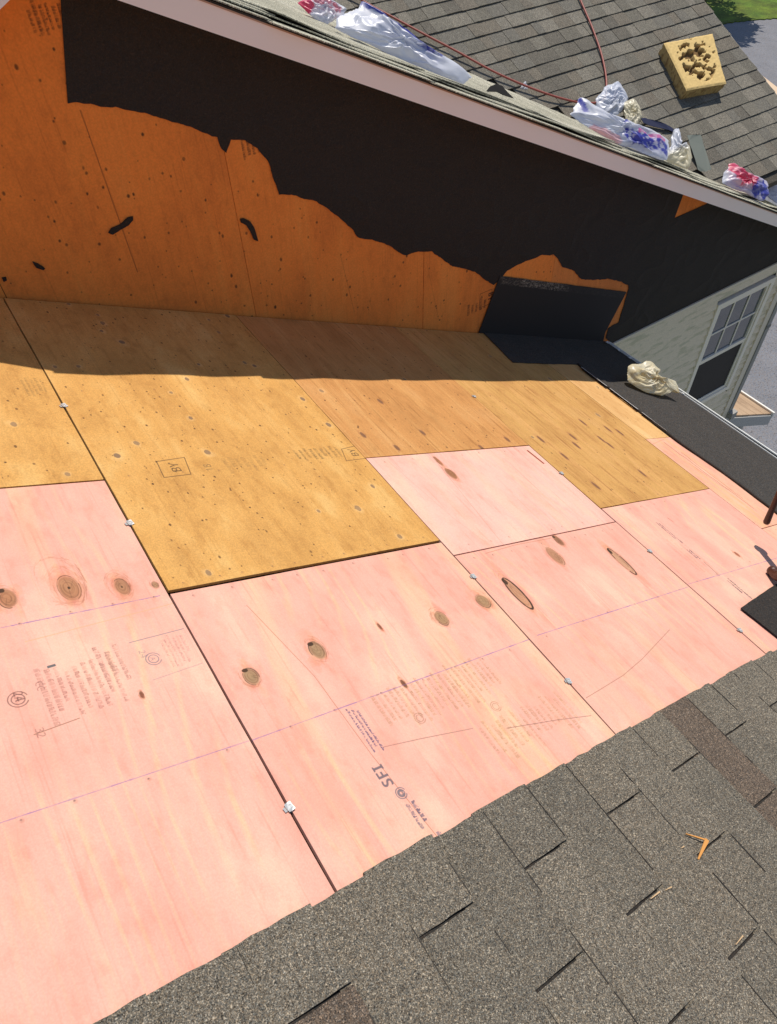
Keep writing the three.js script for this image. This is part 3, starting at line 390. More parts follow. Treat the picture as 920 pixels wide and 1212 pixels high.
// ---------- far roof with tabs ----------
const mainRoof = mainFrame(thing('far_roof', 'wide grey shingled roof slope beyond the valley', 'roof'));
const MY = -1.3532;                                                                                // height of its face in its own frame
{
  const tints = [0xc0beb6, 0xb2b0a8, 0xccc9c1, 0xa7a49d, 0xbab4aa, 0xb6b5b0], mats = tints.map((c) => granMat(GR2, new THREE.Color(c).multiplyScalar(1.22), 0.0015)), r = rng(57), XR = 7.4;
  mesh('roof_slab', tile(rect(2.0, XR - 0.02, -6.2, 0.45), () => MY - 0.012, 0.1, (x, z) => [x, z]), granMat(GR2, 0x8d877f), mainRoof);
  const course = 0.152;
  for (let k = 0; k < 22; k++) {
    const z1 = 0.36 - k * course, lo = z1 * CT + 6.1 + 0.35; let x = Math.max(2.9, lo - 0.7 - 0.2 * r());
    while (x < XR) {
      let w = 0.09 + 0.12 * r(); if (XR - x - w < 0.09) w = XR - x + 0.012 * r();
      const x1 = x + w - 0.002, jag = 0.004 * (r() - 0.5), up = 0.003 * (r() < 0.35 ? 1 : 0), z0 = z1 - course - 0.02;
      const poly = [[x, z0], [x1, z0], [x1, z1 + jag], [x + w * 0.5, z1 + jag + 0.003 * (r() - 0.5)], [x, z1 + jag]];
      mesh('shingle', tile(poly, (xx, z) => MY + 0.002 + up + (z - z0) / (course + 0.02) * 0.012, 0.007, (xx, z) => [xx + k * 0.31, z + k * 0.17]), mats[Math.floor(r() * 6)], mainRoof);
      x += w;
    }
  }
  mesh('rake_edge', tile(rect(XR - 0.005, XR + 0.03, -6.2, 0.4), () => MY - 0.008, 0.05), std({ color: 0x8a857e }), mainRoof);
  mesh('end_wall', box(2.5, XR - 0.1, -9.5, MY - 0.12, -5.6, -2.0), std({ color: 0xb9bab6 }), mainRoof);
  const fl = [[5.957,-1.287,-0.476],[[0.016,-0.412],[0.174,-0.372],[0.123,-0.17],[0.076,0.024],[-0.005,-0.027],[-0.059,-0.082]]];
  const m = tag(mesh('metal_flashing', tile(rough(fl[1], 0.05, 0.004, 3), (x, z) => 0.012 + 0.004 * Math.sin(x * 30 + z * 20), 0.002), std({ color: 0x74796f, roughness: 0.6, metalness: 0.2 }), scene), 'bent grey green strip of valley flashing below the yellow block', 'flashing');
  m.position.set(...fl[0]); m.rotation.x = Math.atan2(0.6, 0.8);
}

// ---------- felt on the wall ----------
const feltMat = std({ map: FELT.map, bumpMap: FELT.bump, bumpScale: 0.012, roughness: 0.82 });
{
  const a = [[0.577,0.719],[0.615,0.714],[0.693,0.682],[0.78,0.655],[0.936,0.583],[1.099,0.488],[1.202,0.424],[1.212,0.366],[1.233,0.34],[1.268,0.395],[1.341,0.373],[1.402,0.32],[1.449,0.232],[1.47,0.12],[1.48,0.058],[1.579,0.024],[1.687,-0.041],[1.777,-0.118],[1.879,-0.237],[1.959,-0.348],[2.048,-0.388],[2.138,-0.446],[2.23,-0.529],[2.295,-0.58],[2.393,-0.585],[2.495,-0.62],[2.579,-0.698],[2.675,-0.794],[2.787,-0.854],[2.888,-0.916],[2.989,-1.02],[3.065,-1.084],[3.139,-1.042],[3.182,-1.009],[3.34,-0.997],[3.502,-0.999],[3.634,-1.038],[3.699,-1.11],[3.747,-1.177],[3.879,-1.261],[3.996,-1.379],[4.172,-1.451],[4.349,-1.509],[4.499,-1.589],[4.601,-1.659],[4.624,-1.701],[4.605,-2.04],[4.474,-2.058],[4.483,-2.163]];
  const tri = [[5.366,-1.17],[4.982,-1.176],[5.006,-0.99]];
  const body = rough(a, 0.014, 0.009, 5, false), top = (x) => [x, onRake(x, 1.372)];
  const outline = [[0.71, onRake(0.71, 1.372)], ...body, [4.62, -2.3], [4.7, -2.262], [7.12, -2.262], top(7.12), top(tri[0][0] + 0.02), tri[0], tri[1], tri[2], top(tri[2][0] - 0.02)];
  tag(mesh('felt_underlayment', sheetXY(outline, 0.0025, 0.003), feltMat, scene), 'large torn sheet of black roofing felt hanging on the gable wall', 'roofing felt');
  const scraps = [[[[0.563,0.141],[0.579,0.127],[0.622,0.139],[0.667,0.147],[0.694,0.164],[0.699,0.18],[0.674,0.183],[0.629,0.163],[0.581,0.157]], 'short thick black felt scrap left on the plywood near the left seam'], [[[1.238,-0.003],[1.258,-0.005],[1.292,-0.034],[1.309,-0.078],[1.316,-0.154],[1.293,-0.137],[1.282,-0.084],[1.265,-0.045],[1.239,-0.022]], 'thin curved black felt scrap beside the right seam'], [[[0.187,0.121],[0.205,0.105],[0.228,0.071],[0.218,0.066],[0.191,0.089]], 'tiny black felt scrap low on the left of the wall'], [[[0.035,0.092],[0.053,0.09],[0.05,0.073],[0.034,0.071]], 'smallest black felt scrap at the left edge of the wall']];
  scraps.forEach(([p, l], i) => tag(mesh('felt_scrap', sheetXY(rough(p, 0.012, 0.003, 9 + i), 0.006, 0.0025), feltMat, scene), l, 'felt scrap', 'scraps of felt stuck to the wall'));
}

// ---------- black membrane along the eave ----------
{
  const mem = thing('roof_membrane', 'black self adhesive membrane running along the eave and turned up the wall', 'roof membrane'), bm = granMat(BLK, 0xffffff, 0.0008);
  const d = deckFrame(new THREE.Group()); d.name = 'eave_sheet'; mem.add(d);
  const left = [[3.345, 0.004], [3.25, 0.455], [3.6, 0.458], [4.045, 0.452], [4.0, 0.6], [4.02, 1.0], [3.99, 1.3], [3.985, 1.5], [4.035, 1.9], [4.03, 2.35], [4.04, 3.0], [4.04, 4.4]];
  mesh('flat_sheet', tile([...rough(left, 0.06, 0.006, 2, false), [5.12, 4.4], [4.99, 0.004]], () => 0.0065, 0.003), bm, d);
  const crv = new THREE.CatmullRomCurve3(rough(left.slice(3), 0.09, 0.012, 6, false).map(([s, e], i) => new THREE.Vector3(s + 0.004, 0.011 + 0.006 * vn(i * 0.7, 3), e)));
  mesh('rolled_edge', new THREE.TubeGeometry(crv, 120, 0.009, 6), bm, d);
  for (const [e0, e1] of [[0.52, 0.8], [0.83, 1.12], [1.16, 1.4]]) mesh('release_film', tile(rough([[4.0 - 0.01, e0], [4.016, e0], [4.008 - 0.01 * (e1 > 1.2), e1], [3.985, e1]], 0.03, 0.006, e0 * 30), (x) => 0.02 + (4.01 - x) * 0.25, 0.001), std({ color: 0xdfe2e4, roughness: 0.4 }), d);
  const f = [[2.957,-1.452],[3.113,-1.025],[4.597,-1.724],[4.445,-2.082],[4.447,-2.184]], fx0 = f[0][0] - 0.05, fx1 = 4.75, fy0 = -2.4, fy1 = -0.9, c = canvas(700, 600), x = c.getContext('2d'), r = rng(4);
  x.fillStyle = '#1f1c1c'; x.fillRect(0, 0, 700, 600); x.setTransform(700 / (fx1 - fx0), 0, 0, -600 / (fy1 - fy0), -fx0 * 700 / (fx1 - fx0), 600 * fy1 / (fy1 - fy0));
  const tl = f[1], tr = f[2]; for (let k = 0; k < 5000; k++) { const t = r(), w = r() * 0.07, q = t < 0.42 && t > 0.14 ? 0.5 : t < 0.5 ? 0.25 : 0.05; x.globalAlpha = q * r(); x.fillStyle = r() > 0.3 ? '#a8a090' : '#000'; const px = tl[0] + (tr[0] - tl[0]) * t, py = tl[1] + (tr[1] - tl[1]) * t - w; x.fillRect(px, py, 0.004 + 0.012 * r(), 0.003 + 0.006 * r()); }
  const g = sheetXY([...rough(f, 0.05, 0.003, 8, false), [4.5, -4.5 * Math.tan(TH) + 0.002], [f[0][0], -f[0][0] * Math.tan(TH) + 0.004]], 0.003, 0.008), uv = g.attributes.uv, ps = g.attributes.position; for (let k = 0; k < uv.count; k++) uv.setXY(k, (ps.getX(k) - fx0) / (fx1 - fx0), (ps.getY(k) - fy0) / (fy1 - fy0));
  mesh('turned_up_flap', g, std({ map: canvasTex(c), roughness: 0.8 }), mem);
  for (const [s, e, a] of [[4.94, 0.06, 0.4], [4.95, 0.2, 0.9], [4.95, 0.33, 0.2]]) { const m = mesh('release_film', tile(rough(rect(-0.03, 0.03, -0.012, 0.012), 0.01, 0.006, s * 99 + e), (x) => 0.02 + 0.2 * Math.abs(x), 0.001), std({ color: 0xdfe2e4, roughness: 0.4 }), d); m.position.set(s, 0, e); m.rotation.y = a; }
}
{ // gutter along the eave
  const gut = deckFrame(thing('rain_gutter', 'narrow white metal gutter along the eave of the lower roof', 'gutter')), white = std({ color: 0xe6e6e0, roughness: 0.35 });
  const run = (a, b, top, t, k) => tile([[a - k * 0.78, 0.02], [b - k * 0.78, 0.02], [b + k * 3.7, 4.5], [a + k * 3.7, 4.5]], () => top, t);
  mesh('drip_edge', run(5.016, 5.025, 0.012, 0.06, 0.03), white, gut);
  mesh('trough', mergeGeometries([run(5.026, 5.07, -0.06, 0.004, 0.045), run(5.0655, 5.0685, 0.004, 0.06, 0.055)]), std({ color: 0x2b2723, roughness: 0.9 }), gut);
  mesh('front_lip', run(5.069, 5.09, 0.012, 0.09, 0.055), white, gut);
  for (const e of [0.9, 2.1]) mesh('hanger_screw', new THREE.CylinderGeometry(0.012, 0.012, 0.01, 10).translate(4.985 + 0.03 * e, 0.014, e), white, gut);
}

// ---------- foreground shingles ----------
{
  const field = deckFrame(thing('shingle_field', 'weathered grey three tab shingles still lying along the bottom of the bare deck', 'shingles'));
  const tints = [0xf6f1e9, 0xefeae2, 0xf5efe6, 0xe9e5de, 0xead6cb, 0xdccabf], mats = tints.map((c) => granMat(GR, c, 0.0022)), r = rng(17), C = 0.1957, TAB = 0.46, edgeMat = std({ color: 0x3b3732, roughness: 0.9 });
  mesh('shingle_backing', tile(rough(rect(-1.4, 3.8, 3.085, 6.2), 0.06, 0.006, 3), () => 0.0055, 0.004), granMat(BLK, 0xc8c4c0), field);
  for (let k = -7; k < 18; k++) {
    const s0 = 0.116 + k * C, s1 = s0 + C, first = k % 2 === 0 ? 3.25 : 3.482, rows = [3.062 + 0.014 * (r() - 0.5), first]; while (rows[rows.length - 1] < 5.9) rows.push(rows[rows.length - 1] + TAB + 0.002 * (r() - 0.5));
    if (k > -6) { // bare asphalt showing along the worn lower edge of the course
      const bits = []; let e = 3.07; while (e < 5.2) { const L = 0.03 + 0.16 * r(), w = 0.0004 + 0.0017 * r() * r(); if (r() > 0.38) bits.push(tile(rough([[s1 - w, e], [s1 + 0.001, e + 0.002], [s1 + 0.001, e + L], [s1 - w * (0.5 + r()), e + L]], 0.02, 0.0012, k * 7 + e), (s) => 0.0205 + (s - s1) * 0.02, 0.004)); e += L + 0.02 * r(); }
      mesh('worn_edge', mergeGeometries(bits), edgeMat, field);
    }
    for (let i = 0; i + 1 < rows.length; i++) {
      const a = rows[i] + (i ? 0.0035 : 0), b = rows[i + 1] - 0.0035, poly = [], n = 9, bow = 0.004 * (r() - 0.5);
      for (let q = 0; q <= n; q++) { const e = a + (b - a) * q / n; poly.push([s1 + 0.0035 * (r() - 0.5) + bow, e]); }
      for (let q = 0; q <= 4; q++) poly.push([s1 - 0.004 - (C + 0.02) * (q + 0.5) / 5, b + 0.002 * (r() - 0.5)]);
      poly.push([s0 - 0.03, b], [s0 - 0.03, a]);
      for (let q = 4; q >= 0; q--) poly.push([s1 - 0.004 - (C + 0.02) * (q + 0.5) / 5, a + (i ? 0.002 : 0.006) * (r() - 0.5)]);
      const lift = 0.001 * r(), du = r() * 5, dv = r() * 5, curl = 0.0015 * r();
      mesh('shingle', tile(poly, (s, e) => 0.0085 + lift + (s - s0) / C * 0.0085 + curl * sm(0.6, 1, (s - s0) / C), 0.0046, (s, e) => [s + du, e + dv]), mats[k === 7 || r() < 0.08 ? 5 - Math.floor(r() * 2) : Math.floor(r() * 4)], field);
    }
  }
  const loose = deckFrame(thing('loose_shingle', 'dark new shingle lying on the pink deck at the right edge', 'shingle'));
  const q = [[2.605,2.819],[3.236,2.756],[2.654,3.039]];
  mesh('shingle_body', tile(rough([[2.607, 2.818], [3.55, 2.735], [3.57, 3.0], [2.632, 3.045]], 0.05, 0.003, 4), (s) => 0.012 + 0.004 * Math.sin(s * 5), 0.004), granMat(BLK, 0xc2b8b2), loose);
}


// ---------- yellow block, hose, bags, tool, litter ----------
{
  const blk = mainFrame(thing('foam_block', 'thick yellow spongy block with torn brown pits lying on the far roof', 'foam block')), H = 0.115;
  const q = [[6.566,-1.307],[7.215,-1.243],[6.922,-0.651],[6.326,-0.721]];
  // top corners in the roof's frame, moved to the block's own height
  const c = [[6.394, -1.215], [7.026, -1.155], [6.746, -0.594], [6.256, -0.663]], N = 90, pos = [], col = [], idx = [];
  const P = (u, v) => [c[0][0] * (1 - u) * (1 - v) + c[1][0] * u * (1 - v) + c[2][0] * u * v + c[3][0] * (1 - u) * v, c[0][1] * (1 - u) * (1 - v) + c[1][1] * u * (1 - v) + c[2][1] * u * v + c[3][1] * (1 - u) * v];
  const pit = (u, v) => { const w = sm(0.5, 0.12, Math.hypot((u - 0.52) * 1.05, v - 0.45)), n = fbm(u * 12 + 3, v * 16 + 1, 2); return sm(0.67 - 0.27 * w, 0.72 - 0.27 * w, n) * sm(0.0, 0.25, w) ; };
  const yel = new THREE.Color(0xd0b274), brn = new THREE.Color(0x553313), tmp = new THREE.Color();
  for (let j = 0; j <= N; j++) for (let i = 0; i <= N; i++) {
    const u = i / N, v = j / N, [x, z] = P(u, v), p = pit(u, v), ed = Math.min(u, 1 - u, v, 1 - v), n = fbm(u * 30, v * 30, 3);
    pos.push(x, MY + 0.012 + H - 0.045 * p - 0.01 * sm(0.03, 0, ed) + 0.006 * (n - 0.5) + 0.008 * (fbm(u * 3, v * 3, 2) - 0.5), z); tmp.copy(yel).lerp(brn, p * 0.85).multiplyScalar(0.88 + 0.24 * n); col.push(tmp.r, tmp.g, tmp.b);
  }
  for (let j = 0; j < N; j++) for (let i = 0; i < N; i++) { const a = j * (N + 1) + i; idx.push(a, a + N + 1, a + 1, a + 1, a + N + 1, a + N + 2); }
  const topG = new THREE.BufferGeometry(); topG.setAttribute('position', new THREE.Float32BufferAttribute(pos, 3)); topG.setAttribute('color', new THREE.Float32BufferAttribute(col, 3)); topG.setIndex(idx); topG.computeVertexNormals();
  const ring = []; for (let i = 0; i < N; i++) ring.push([i / N, 0]); for (let i = 0; i < N; i++) ring.push([1, i / N]); for (let i = N; i > 0; i--) ring.push([i / N, 1]); for (let i = N; i > 0; i--) ring.push([0, i / N]);
  const sp = [], sc = [], si = [], R = ring.length, K = 9;
  for (let k = 0; k <= K; k++) ring.forEach(([u, v], i) => {
    const t = k / K, [x, z] = P(u, v), n = fbm(i * 0.35, t * 5 + 3, 3), m = k ? 0.02 * (n - 0.55) - 0.012 * t : 0, cx = 6.61, cz = -0.9, L = Math.hypot(x - cx, z - cz), j0 = Math.round(u * N), j1 = Math.round(v * N);
    sp.push(x + (x - cx) / L * m, k ? MY + 0.012 + H * (1 - t) - 0.01 : pos[(j1 * (N + 1) + j0) * 3 + 1], z + (z - cz) / L * m); tmp.copy(yel).lerp(brn, 0.25 + 0.5 * sm(0.45, 0.75, n)).multiplyScalar(0.8 + 0.3 * n); sc.push(tmp.r, tmp.g, tmp.b);
  });
  for (let k = 0; k < K; k++) for (let i = 0; i < R; i++) { const a = k * R + i, b = k * R + (i + 1) % R; si.push(a, b, a + R, b, b + R, a + R); }
  const sideG = new THREE.BufferGeometry(); sideG.setAttribute('position', new THREE.Float32BufferAttribute(sp, 3)); sideG.setAttribute('color', new THREE.Float32BufferAttribute(sc, 3)); sideG.setIndex(si); sideG.computeVertexNormals();
  const fm = std({ vertexColors: true, roughness: 0.95 });
  mesh('pitted_top', topG, fm, blk); mesh('torn_side', sideG, fm, blk);
}
{ // hose
  const a = [[6.066,-2.287],[5.97,-2.034],[5.861,-1.651],[5.727,-1.297],[5.571,-1.033],[5.431,-0.904],[5.228,-0.939],[5.004,-1.051],[4.76,-1.268],[4.542,-1.515],[4.348,-1.792],[4.15,-2.058],[3.981,-2.295],[3.814,-2.53],[3.605,-2.915]];
  const c = new THREE.CatmullRomCurve3(a.map(([x, z], i) => new THREE.Vector3(x, MY + 0.03 + (i > 6 ? 0.018 : 0), z)));
  const h = mainFrame(thing('air_hose', 'thin red brown air hose looping down the far roof and along the valley', 'hose'));
  mesh('hose_line', new THREE.TubeGeometry(c, 220, 0.009, 8), std({ color: 0x93463a, roughness: 0.5 }), h);
}
// crumpled plastic film, closed and puffed out, from an outline in its own plane
function film([o, outline], H, seed, paint, under = 0.25) {
  const pts = new THREE.CatmullRomCurve3(outline.map(([u, v]) => new THREE.Vector3(u, 0, v)), true, 'catmullrom', 0.25).getSpacedPoints(190); pts.pop();
  let cu = 0, cv = 0; for (const p of pts) { cu += p.x / pts.length; cv += p.z / pts.length; }
  const NA = pts.length, NR = 44, pos = [], col = [], idx = [], size = Math.max(...pts.map((p) => Math.hypot(p.x - cu, p.z - cv))), F = 1.5 / size, tmp = new THREE.Color(), rf = rng(seed * 31), 
    lattice = (nr, na) => { const q = Array.from({ length: nr + 2 }, () => Array.from({ length: na }, () => rf())); return (r, t) => { const y = r * nr, x = (t % 1) * na, i = Math.min(nr, Math.floor(y)), j = Math.floor(x), a = y - i, b = x - j, j1 = (j + 1) % na, p = q[i][j % na], c = q[i + 1][j1]; return a > b ? p + a * (q[i + 1][j % na] - p) + b * (c - q[i + 1][j % na]) : p + b * (q[i][j1] - p) + a * (c - q[i][j1]); }; },
    g1 = lattice(4, 15), g2 = lattice(9, 37), g3 = lattice(6, 26);                                  // flat facets between random creases
  for (const side of [1, -1]) for (let i = 0; i <= NR; i++) for (let j = 0; j < NA; j++) {
    const r = i / NR, jag = 1 + (i === NR ? 0.03 : 0) * (vn(j * 0.9 + seed, seed) - 0.5), u = cu + (pts[j].x - cu) * r * jag, v = cv + (pts[j].z - cv) * r * jag;
    const dome = Math.pow(1 - Math.pow(r, 2.4), 0.7), w = vn(u * F + seed, v * F) * 1.4, cr = ridge(u * F * 1.1 + w + seed * 3, v * F * 2.2 + seed, 3), cr2 = ridge(u * F * 5 + 9, v * F * 4 + seed + w, 2);
    const fold = 0.66 * g1(r, j / NA) + 0.34 * g2(r, j / NA);
    const y = side > 0 ? H * (dome * (0.3 + 0.85 * fold) + 0.28 * (fold - 0.5) * (1 - r * 0.2)) : -under * H * dome;
    const sh = 0.12 * size * (g3(r, j / NA) - 0.5) * r; pos.push(u + sh * 0.8, y, v + sh); paint(tmp, u, v, cr); col.push(tmp.r, tmp.g, tmp.b);
  }
  const S = (NR + 1) * NA;
  for (const [b, f] of [[0, false], [S, true]]) for (let i = 0; i < NR; i++) for (let j = 0; j < NA; j++) { const a = b + i * NA + j, c = b + i * NA + (j + 1) % NA; f ? idx.push(a, a + NA, c, c, a + NA, c + NA) : idx.push(a, c, a + NA, c, c + NA, a + NA); }
  for (let j = 0; j < NA; j++) { const a = NR * NA + j, c = NR * NA + (j + 1) % NA; idx.push(a, c, a + S, c, c + S, a + S); }
  const g = new THREE.BufferGeometry(); g.setAttribute('position', new THREE.Float32BufferAttribute(pos, 3)); g.setAttribute('color', new THREE.Float32BufferAttribute(col, 3)); g.setIndex(idx); g.computeVertexNormals();
  return g;
}
const plastic = new THREE.MeshPhysicalMaterial({ vertexColors: true, roughness: 0.42, transmission: 0.45, thickness: 0, clearcoat: 0.25, clearcoatRoughness: 0.3, side: THREE.DoubleSide });
function bag(name, data, H, seed, paint, label, cat, parent, tilt = Math.atan2(0.6, 0.8)) {
  const m = mesh(name, film(data, H, seed, paint), plastic, parent ?? scene); m.position.set(...data[0]); m.rotation.x = tilt; if (!parent) tag(m, label, cat); return m;
}
const WHITE = [0.76, 0.78, 0.85], BLUE = [0.05, 0.06, 0.42], PINKP = [0.78, 0.09, 0.19], CREAM = [0.80, 0.74, 0.55];
const set = (t, c) => t.setRGB(c[0], c[1], c[2]);
const mixc = (t, c, k) => { t.r += (c[0] - t.r) * k; t.g += (c[1] - t.g) * k; t.b += (c[2] - t.b) * k; };
{
  const away = (u, v, path) => { let d = 9; for (let i = 0; i + 1 < path.length; i++) { const [ax, ay] = path[i], bx = path[i + 1][0] - ax, by = path[i + 1][1] - ay, t = Math.min(1, Math.max(0, ((u - ax) * bx + (v - ay) * by) / (bx * bx + by * by))); d = Math.min(d, Math.hypot(u - ax - bx * t, v - ay - by * t)); } return d; };
  const print = (t, c, u, v, path, w, gap = 0.5) => { const n = fbm(u * 30 + w * 90, v * 30, 3); mixc(t, c, sm(w, w * 0.75, away(u, v, path) + (n - 0.5) * w * 0.9) * (1 - gap * sm(0.55, 0.62, fbm(u * 45 + 5, v * 45, 2)))); };
  const lot = (d, n) => [[d[0], d[1].slice(0, n)], d[1].slice(n)];
  let [b, k] = lot([[2.369,0.476,-0.922],[[-0.113,-0.16],[-0.056,-0.181],[0.033,-0.172],[0.112,-0.121],[0.171,-0.052],[0.106,-0.021],[0.008,0.007],[-0.055,-0.029],[-0.091,-0.093],[-0.1,-0.162],[-0.088,-0.121],[0.001,-0.146],[0.096,-0.068]]], 9);
  const p1 = k; bag('plastic_wrapper', b, 0.04, 3, (t, u, v) => { set(t, WHITE); print(t, PINKP, u, v, [p1[0], p1[1]], 0.045, 0); print(t, [0.8, 0.35, 0.42], u, v, [p1[2], p1[3]], 0.03, 0.8); }, 'small crumpled white wrapper with a red end at the top of the valley', 'plastic wrapper');
  [b, k] = lot([[2.566,0.379,-0.24],[[-0.398,-0.363],[-0.284,-0.404],[-0.143,-0.44],[-0.09,-0.381],[-0.045,-0.318],[0.022,-0.239],[0.081,-0.145],[0.157,-0.036],[0.239,0.034],[0.289,0.128],[0.209,0.151],[0.098,0.1],[0.0,0.0],[-0.134,-0.113],[-0.273,-0.241],[-0.355,-0.312],[-0.138,-0.429],[-0.093,-0.377],[-0.05,-0.309],[0.014,-0.225],[0.078,-0.13],[0.099,-0.082],[0.157,-0.036]]], 16);
  const p2 = k; bag('plastic_wrapper', b, 0.06, 5, (t, u, v) => { set(t, WHITE); print(t, BLUE, u, v, p2.slice(0, 5), 0.026, 0.3); print(t, BLUE, u, v, p2.slice(4), 0.04, 0.4); }, 'long translucent white wrapper with a blue stripe lying in the valley', 'plastic wrapper');
  [b, k] = lot([[4.199,-0.408,-0.123],[[-0.264,-0.309],[-0.212,-0.308],[-0.105,-0.379],[-0.063,-0.327],[0.021,-0.237],[0.164,-0.143],[0.31,-0.019],[0.47,0.117],[0.414,0.218],[0.303,0.227],[0.15,0.112],[0.0,-0.0],[-0.143,-0.142],[0.11,-0.002],[0.244,0.085],[0.377,0.166],[0.208,0.006],[0.421,0.123],[-0.119,-0.356],[-0.13,-0.272],[-0.119,-0.142],[0.014,-0.009],[0.15,-0.092],[0.222,-0.113]]], 13);
  const p3 = k; bag('plastic_wrapper', b, 0.06, 7, (t, u, v) => { set(t, WHITE); print(t, BLUE, u, v, p3.slice(0, 3), 0.055, 0.75); print(t, [0.75, 0.2, 0.45], u, v, p3.slice(3, 5), 0.016, 0.4); print(t, BLUE, u, v, p3.slice(5, 7), 0.025, 0.1); print(t, [0.82, 0.5, 0.52], u, v, p3.slice(7, 9), 0.026, 0.2); print(t, BLUE, u, v, p3.slice(9), 0.02, 0.2); }, 'blue and white printed wrapper crumpled along the middle of the valley', 'plastic wrapper');
  bag('clear_wrapper', [[5.389,-0.89,-1.257],[[-0.063,-0.171],[0.04,-0.237],[0.172,-0.279],[0.314,-0.284],[0.328,-0.168],[0.301,-0.089],[0.199,-0.013],[0.095,0.018],[-0.058,-0.042]]], 0.06, 9, (t) => t.setRGB(0.74, 0.77, 0.86), 'clear bluish wrapper puffed upright behind the blue and white one', 'plastic wrapper');
  bag('cream_wrapper', [[5.576,-0.966,-1.102],[[0.027,-0.25],[0.147,-0.252],[0.175,-0.158],[0.138,-0.047],[0.014,0.013],[-0.068,-0.028],[-0.032,-0.138]]], 0.045, 11, (t, u, v) => { set(t, CREAM); mixc(t, BLUE, 0.7 * sm(-0.045, -0.07, u)); }, 'small cream wrapper leaning beside the clear bluish one', 'plastic wrapper');
  bag('cream_wrapper', [[5.329,-0.964,-0.375],[[0.142,-0.286],[0.207,-0.275],[0.138,-0.167],[0.147,-0.132],[0.217,-0.144],[0.225,-0.109],[0.195,0.003],[0.104,0.08],[0.0,0.016],[-0.094,-0.076],[-0.017,-0.133],[0.051,-0.16]]], 0.05, 13, (t, u, v) => { set(t, CREAM); mixc(t, WHITE, sm(-0.05, -0.15, v)); }, 'cream and white wrapper with two upright ears beside the flashing strip', 'plastic wrapper');
  [b, k] = lot([[5.803,-1.18,0.058],[[0.026,-0.283],[-0.126,-0.233],[-0.183,-0.147],[-0.094,-0.054],[0.005,0.01],[0.113,0.11],[0.223,0.096],[0.287,-0.015],[0.176,-0.115],[0.076,-0.179],[-0.01,-0.23],[0.008,-0.127],[0.099,-0.066],[0.09,0.013],[0.181,0.009],[0.182,0.075],[-0.121,-0.224],[-0.17,-0.151]]], 10);
  const p7 = k; bag('plastic_wrapper', b, 0.06, 15, (t, u, v) => { t.setRGB(0.66, 0.62, 0.74); print(t, PINKP, u, v, p7.slice(0, 3), 0.075, 0.25); print(t, BLUE, u, v, p7.slice(3, 6), 0.06, 0.3); print(t, WHITE, u, v, p7.slice(6), 0.025, 0); }, 'pink and blue printed wrapper crumpled on the rake at the right', 'plastic wrapper');
  bag('plastic_wrapper', [[6.854,-1.696,-0.249],[[0.02,-0.198],[0.204,-0.205],[0.458,-0.098],[0.47,0.076],[0.255,0.195],[0.074,0.08],[-0.042,-0.069]]], 0.05, 17, (t) => set(t, [0.72, 0.72, 0.8]), 'plain pale wrapper cut off by the right edge of the picture', 'plastic wrapper');
  const st = [[5.773,-1.027,-0.979],[[-0.12,-0.172],[-0.07,-0.167],[0.065,-0.068],[0.192,0.029],[0.164,0.056],[0.019,-0.029],[-0.116,-0.128]]];
  const m = tag(mesh('plastic_strap', tile(rough(st[1], 0.03, 0.003, 4), (x) => 0.03 + 0.01 * Math.sin(x * 20), 0.004), std({ color: 0x1f2240, roughness: 0.5 }), scene), 'dark blue strap of plastic between the cream wrappers', 'strap'); m.position.set(...st[0]); m.rotation.x = Math.atan2(0.6, 0.8);
  const fl = [[3.415,-0.038,-0.407],[[-0.13,-0.109],[-0.09,-0.129],[-0.034,-0.127],[-0.009,-0.096],[0.003,-0.043],[0.019,0.005],[-0.019,-0.03],[-0.062,-0.079]]];
  const n = tag(mesh('felt_flap', tile(rough(fl[1], 0.02, 0.004, 8), (x, z) => 0.02 + 0.03 * Math.sin(x * 9), 0.004), std({ color: 0x181615, roughness: 0.9 }), scene), 'small black flap of felt sticking up from the curled shingles', 'felt scrap'); n.position.set(...fl[0]); n.rotation.x = Math.atan2(0.6, 0.8);
  const wp = [[4.768,-0.656,-1.733],[[-0.03,-0.033],[0.055,-0.077],[0.051,-0.02],[0.021,0.014]]];
  bag('plastic_scrap', wp, 0.02, 19, (t) => set(t, WHITE), 'tiny white plastic scrap sticking up beside the hose', 'plastic scrap');
}
{ // yellow film on the eave
  const d = [[4.037,-1.963,0.917],[[-0.127,-0.245],[-0.077,-0.281],[-0.022,-0.28],[0.049,-0.259],[0.129,-0.249],[0.155,-0.2],[0.17,-0.156],[0.121,-0.131],[0.168,-0.069],[0.22,-0.044],[0.266,-0.009],[0.239,0.079],[0.185,0.041],[0.082,0.043],[-0.026,-0.019],[-0.096,-0.101],[-0.148,-0.183]]];
  const g = thing('crumpled_film', 'crumpled pale yellow plastic lying over the gutter', 'plastic sheet'); g.position.set(...d[0]); g.rotation.x = Math.atan2(0.6, 0.8);
  mesh('film', film(d, 0.06, 22, (t, u, v, k) => { set(t, [0.84, 0.70, 0.40]); mixc(t, [0.86, 0.80, 0.60], sm(0.35, 0.8, k)); }, 1.0), plastic, g);
}
